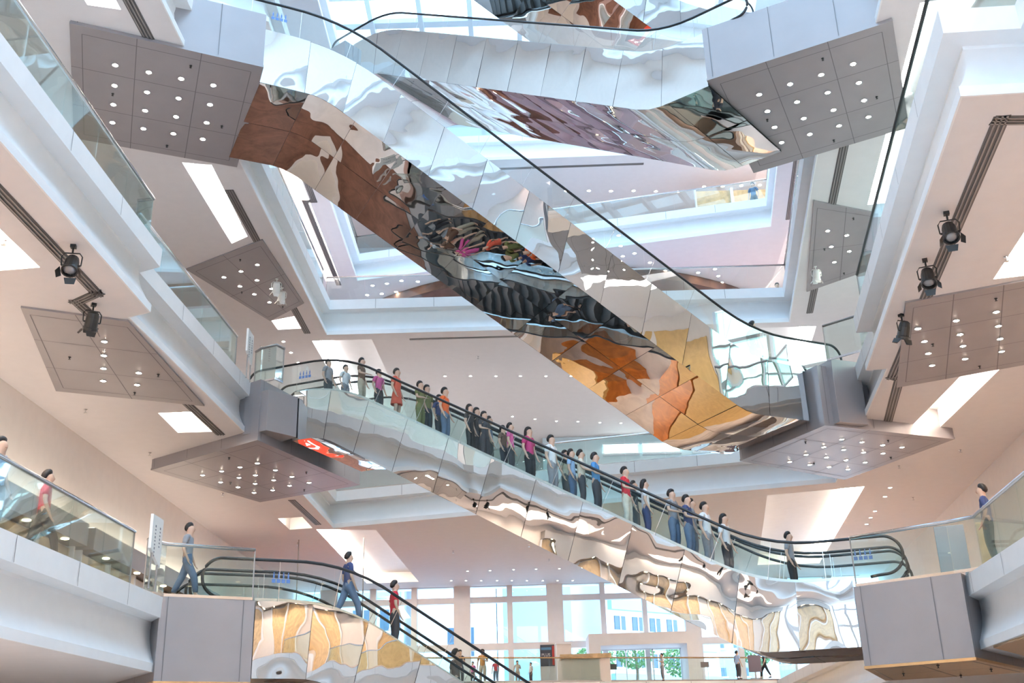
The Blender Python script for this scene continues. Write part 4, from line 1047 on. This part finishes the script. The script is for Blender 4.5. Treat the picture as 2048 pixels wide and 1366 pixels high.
# riders on the other escalators and people on the galleries
rider(E3, 2.4, .8, 'walk', 'navy', 'denim', 'person in navy starting down the lowest escalator')
rider(E3, 3.5, .9, 'stand', 'red', 'dark', 'person in red and grey behind the navy rider on the lowest escalator')
rider(E3, 6.0, 2.9, 'rail', 'brown', 'dark', 'dark-haired rider halfway down the lowest escalator')
rider(E3, 8.3, 2.9, 'stand', 'yellow', 'dark', 'rider in yellow with a dark top, low on the lowest escalator')
rider(E1, 10.6, 2.9, 'rail', 'magenta', 'black', 'rider in magenta on the large mirrored escalator', hair='long')
rider(E1, 9.3, 2.9, 'stand', 'olive', 'dark', 'dim rider in olive on the large mirrored escalator')
rider(E1, 15.3, .9, 'stand', 'dark', 'dark', 'dark blurred rider near the foot of the large mirrored escalator')
person((-8.4, 17.0, 5.02), R(-100), 'stand', 'lightblue', 'dark', 'person in light blue behind the lower left railing', height=1.72)
person((-8.45, 19.0, 5.02), R(-60), 'walk', 'red', 'black', 'person in red and dark clothes behind the lower left railing')
person((-7.3, 22.9 + 1.0, 5.03), R(-90), 'walk', 'grey', 'denim', 'man in grey on the lower left landing beside the handrail loops')
person((9.75, 22.35, 5.03), R(60), 'stand', 'navy', 'black', 'man in a navy shirt behind the lower right railing')
person((9.6, 18.6, 5.02), R(100), 'walk', 'grey', 'grey', 'person in grey at the right picture edge behind the railing', height=1.74)
person((-3.0, 55.0, 5.02), R(200), 'phone', 'dark', 'dark', 'dark-haired person looking down by the tall windows')
person((-1.9, 55.0, 5.02), R(170), 'bag', 'ochre', 'khaki', 'woman in ochre with long hair by the tall windows', hair='long')
person((-2.35, 54.2, 5.02), R(150), 'stand', 'pink', 'dark', 'child in pink beside the woman in ochre', height=1.05)
person((-1.25, 54.3, 5.02), R(20), 'stand', 'red', 'denim', 'child in red right of the woman in ochre', height=1.12)
person((-.2, 55.0, 5.02), R(190), 'bag', 'cream', 'khaki', 'person in beige with a shoulder bag by the windows', height=1.1)
person((.45, 55.0, 5.02), R(120), 'stand', 'white', 'dark', 'small person in white left of the poster stand', height=1.0)
person((6.95, 55.6, 5.02), R(100), 'phone', 'white', 'grey', 'man in a white shirt in front of the door portal', height=1.3)
person((10.75, 56.0, 5.02), R(-60), 'stand', 'lightblue', 'dark', 'man in light blue beside the dark screen panel', height=1.35)
person((12.1, 56.1, 5.02), R(80), 'walk', 'dark', 'black', 'long-haired woman in dark clothes right of the dark screen', hair='long', height=1.35)
person((11.9, 44.2, 19.53), R(170), 'stand', 'grey', 'dark', 'grey-topped person at the right end of the far third railing', height=1.6)
person((12.3, 47.9, 26.63), R(150), 'walk', 'denim', 'dark', 'person in denim at the right end of the far fourth railing')

# ------------------------------------------------------------------ event area on the ground floor (seen mirrored from above)
t = empty('event_stage', (3.5, 40, 0), 'low golden stage on the ground floor, mirrored in the escalator soffit', 'stage')
mb = MB().mat('booth_gold'); mb.prism([(-1.3, 35.4), (7.5, 34.6), (9.5, 47), (0, 48)], .02, .25); mb.build('stage_deck', t)
mb = MB().mat('orange_wood'); mb.prism([(-3.6, 35.5), (-1.4, 35.2), (-.1, 48), (-1.2, 48), (-2.6, 43), (-2.0, 40), (-3.8, 37.5)], .02, .3); mb.build('stage_skirt', t)
t = empty('event_booth', (-4.5, 45, 0), 'orange wooden booth wall on the ground floor beside the golden stage', 'booth')
mb = MB().mat('orange_wood'); mb.prism([(-6.5, 44), (-4, 43.2), (-3.5, 44.4), (-6, 45.4)], .02, 2.6); mb.build('booth_wall', t)
mb = MB().mat('booth_gold'); mb.prism([(-6.6, 43.9), (-4, 43.1), (-3.4, 44.4), (-6, 45.5)], 2.6, 2.75); mb.build('booth_canopy', t)
t = empty('red_shop_sign', (-8, 46, 5.9), 'red lit sign board in the entrance hall, mirrored under the left landing', 'sign')
mb = MB().mat('sign_red_lit'); mb.box((-8, 46.2, 6.15), (3.4, .12, 1.9)); mb.build('sign_panel', t)
mb = MB().mat('sign_white_lit')
for i, (x, z, w, h) in enumerate(((-9.1, 7.5, .5, .12), (-9.1, 7.2, .6, .12), (-9.1, 6.9, .45, .12), (-8.9, 7.2, .1, .8), (-8.0, 7.5, .7, .12), (-8.0, 7.0, .8, .12), (-7.9, 7.2, .12, .9), (-7.0, 7.4, .6, .12), (-7.0, 6.9, .7, .14))): mb.box((x, 46.12, z - 1.05), (w, .04, h))
mb.build('sign_strokes', t)
for x in (-9.4, -6.6):
    mb = MB().mat('slot_slat'); mb.tube([(x, 46.25, 7.05), (x, 46.25, 10.68)], .025); mb.build('hanger', t)
a = RW(21.4); b = RW(24.3)
mb = MB().mat('booth_gold'); mb.prism([(a[0] - .12, a[1]), (b[0] - .12, b[1]), (b[0] - .02, b[1]), (a[0] - .02, a[1])], Z[2] + .02, 17.0)
tag(mb.build('orange_wall_panel'), 'tall orange wall panel on the right second gallery, mirrored in the cladding', 'wall panel')

shopfront((8.6, -10), (13.9, 20), .02, 3.2, 'ground floor shop front at right with golden panels, only mirrored', 'booth_gold', 14)
shopfront((-12.3, -12.4), (8.2, -12.4), .02, 3.2, 'ground floor shop front behind the viewer, only mirrored', 'orange_wood', 9)
mb = MB().mat('carpet_brown'); mb.prism([(-12.2, 38), (-7.75, 38), (-7.6, 50.4), (-2, 52.4), (-2, 60), (-12.2, 60)], Z[1] + .012, Z[1] + .03)  # carpet added so the mirrored soffit reflects a dark floor
tag(mb.build('added_entrance_carpet'), 'added dark brown carpet on the entrance hall floor, darkening its mirror image', 'carpet')
shopfront((8.75, -9), (14.0, 20.3), Z[1], 5.2, 'near right first gallery shop front with golden panels, only mirrored', 'wood_gold', 12)
shopfront((-12.55, -10), (-12.55, 14), Z[1], 5.2, 'near left first gallery shop front with golden panels, only mirrored', 'wood_gold', 10)
# blue safety stickers on the glass by the newels
def sticker(E, u):
    mb = MB().mat('blue_print'); zg = interp(E.deck, u) + .42; v = E.sheets[0] - .012
    for k in range(4):
        uu = u + k * .11
        mb.face([E.p(uu, v, zg), E.p(uu + .085, v, zg), E.p(uu + .085, v, zg + .085), E.p(uu, v, zg + .085)])
        mb.face([E.p(uu + .025, v, zg + .10), E.p(uu + .06, v, zg + .10), E.p(uu + .06, v, zg + .20), E.p(uu + .025, v, zg + .20)])
        mb.face([E.p(uu + .03, v, zg + .21), E.p(uu + .055, v, zg + .21), E.p(uu + .055, v, zg + .235), E.p(uu + .03, v, zg + .235)])
    mb.build('safety_sticker', E.t)
sticker(E3, .35); sticker(E2, E2.L + .1); sticker(E2, .1); sticker(E1, .2)
mb = MB().mat('carpet_brown'); mb.prism([(-12.2, 31.5), (-8.0, 31.5), (-7.3, 31.4), (-5.6, 35.5), (-8.0, 36.8), (-7.9, 43.5), (-12.2, 44)], Z[2] + .012, Z[2] + .03)  # added dark layer, makes the upper left soffit mirror brown
tag(mb.build('added_landing_carpet'), 'added dark brown carpet on the left second landing, darkening the soffit reflection', 'carpet')
bpy.context.view_layer.update()
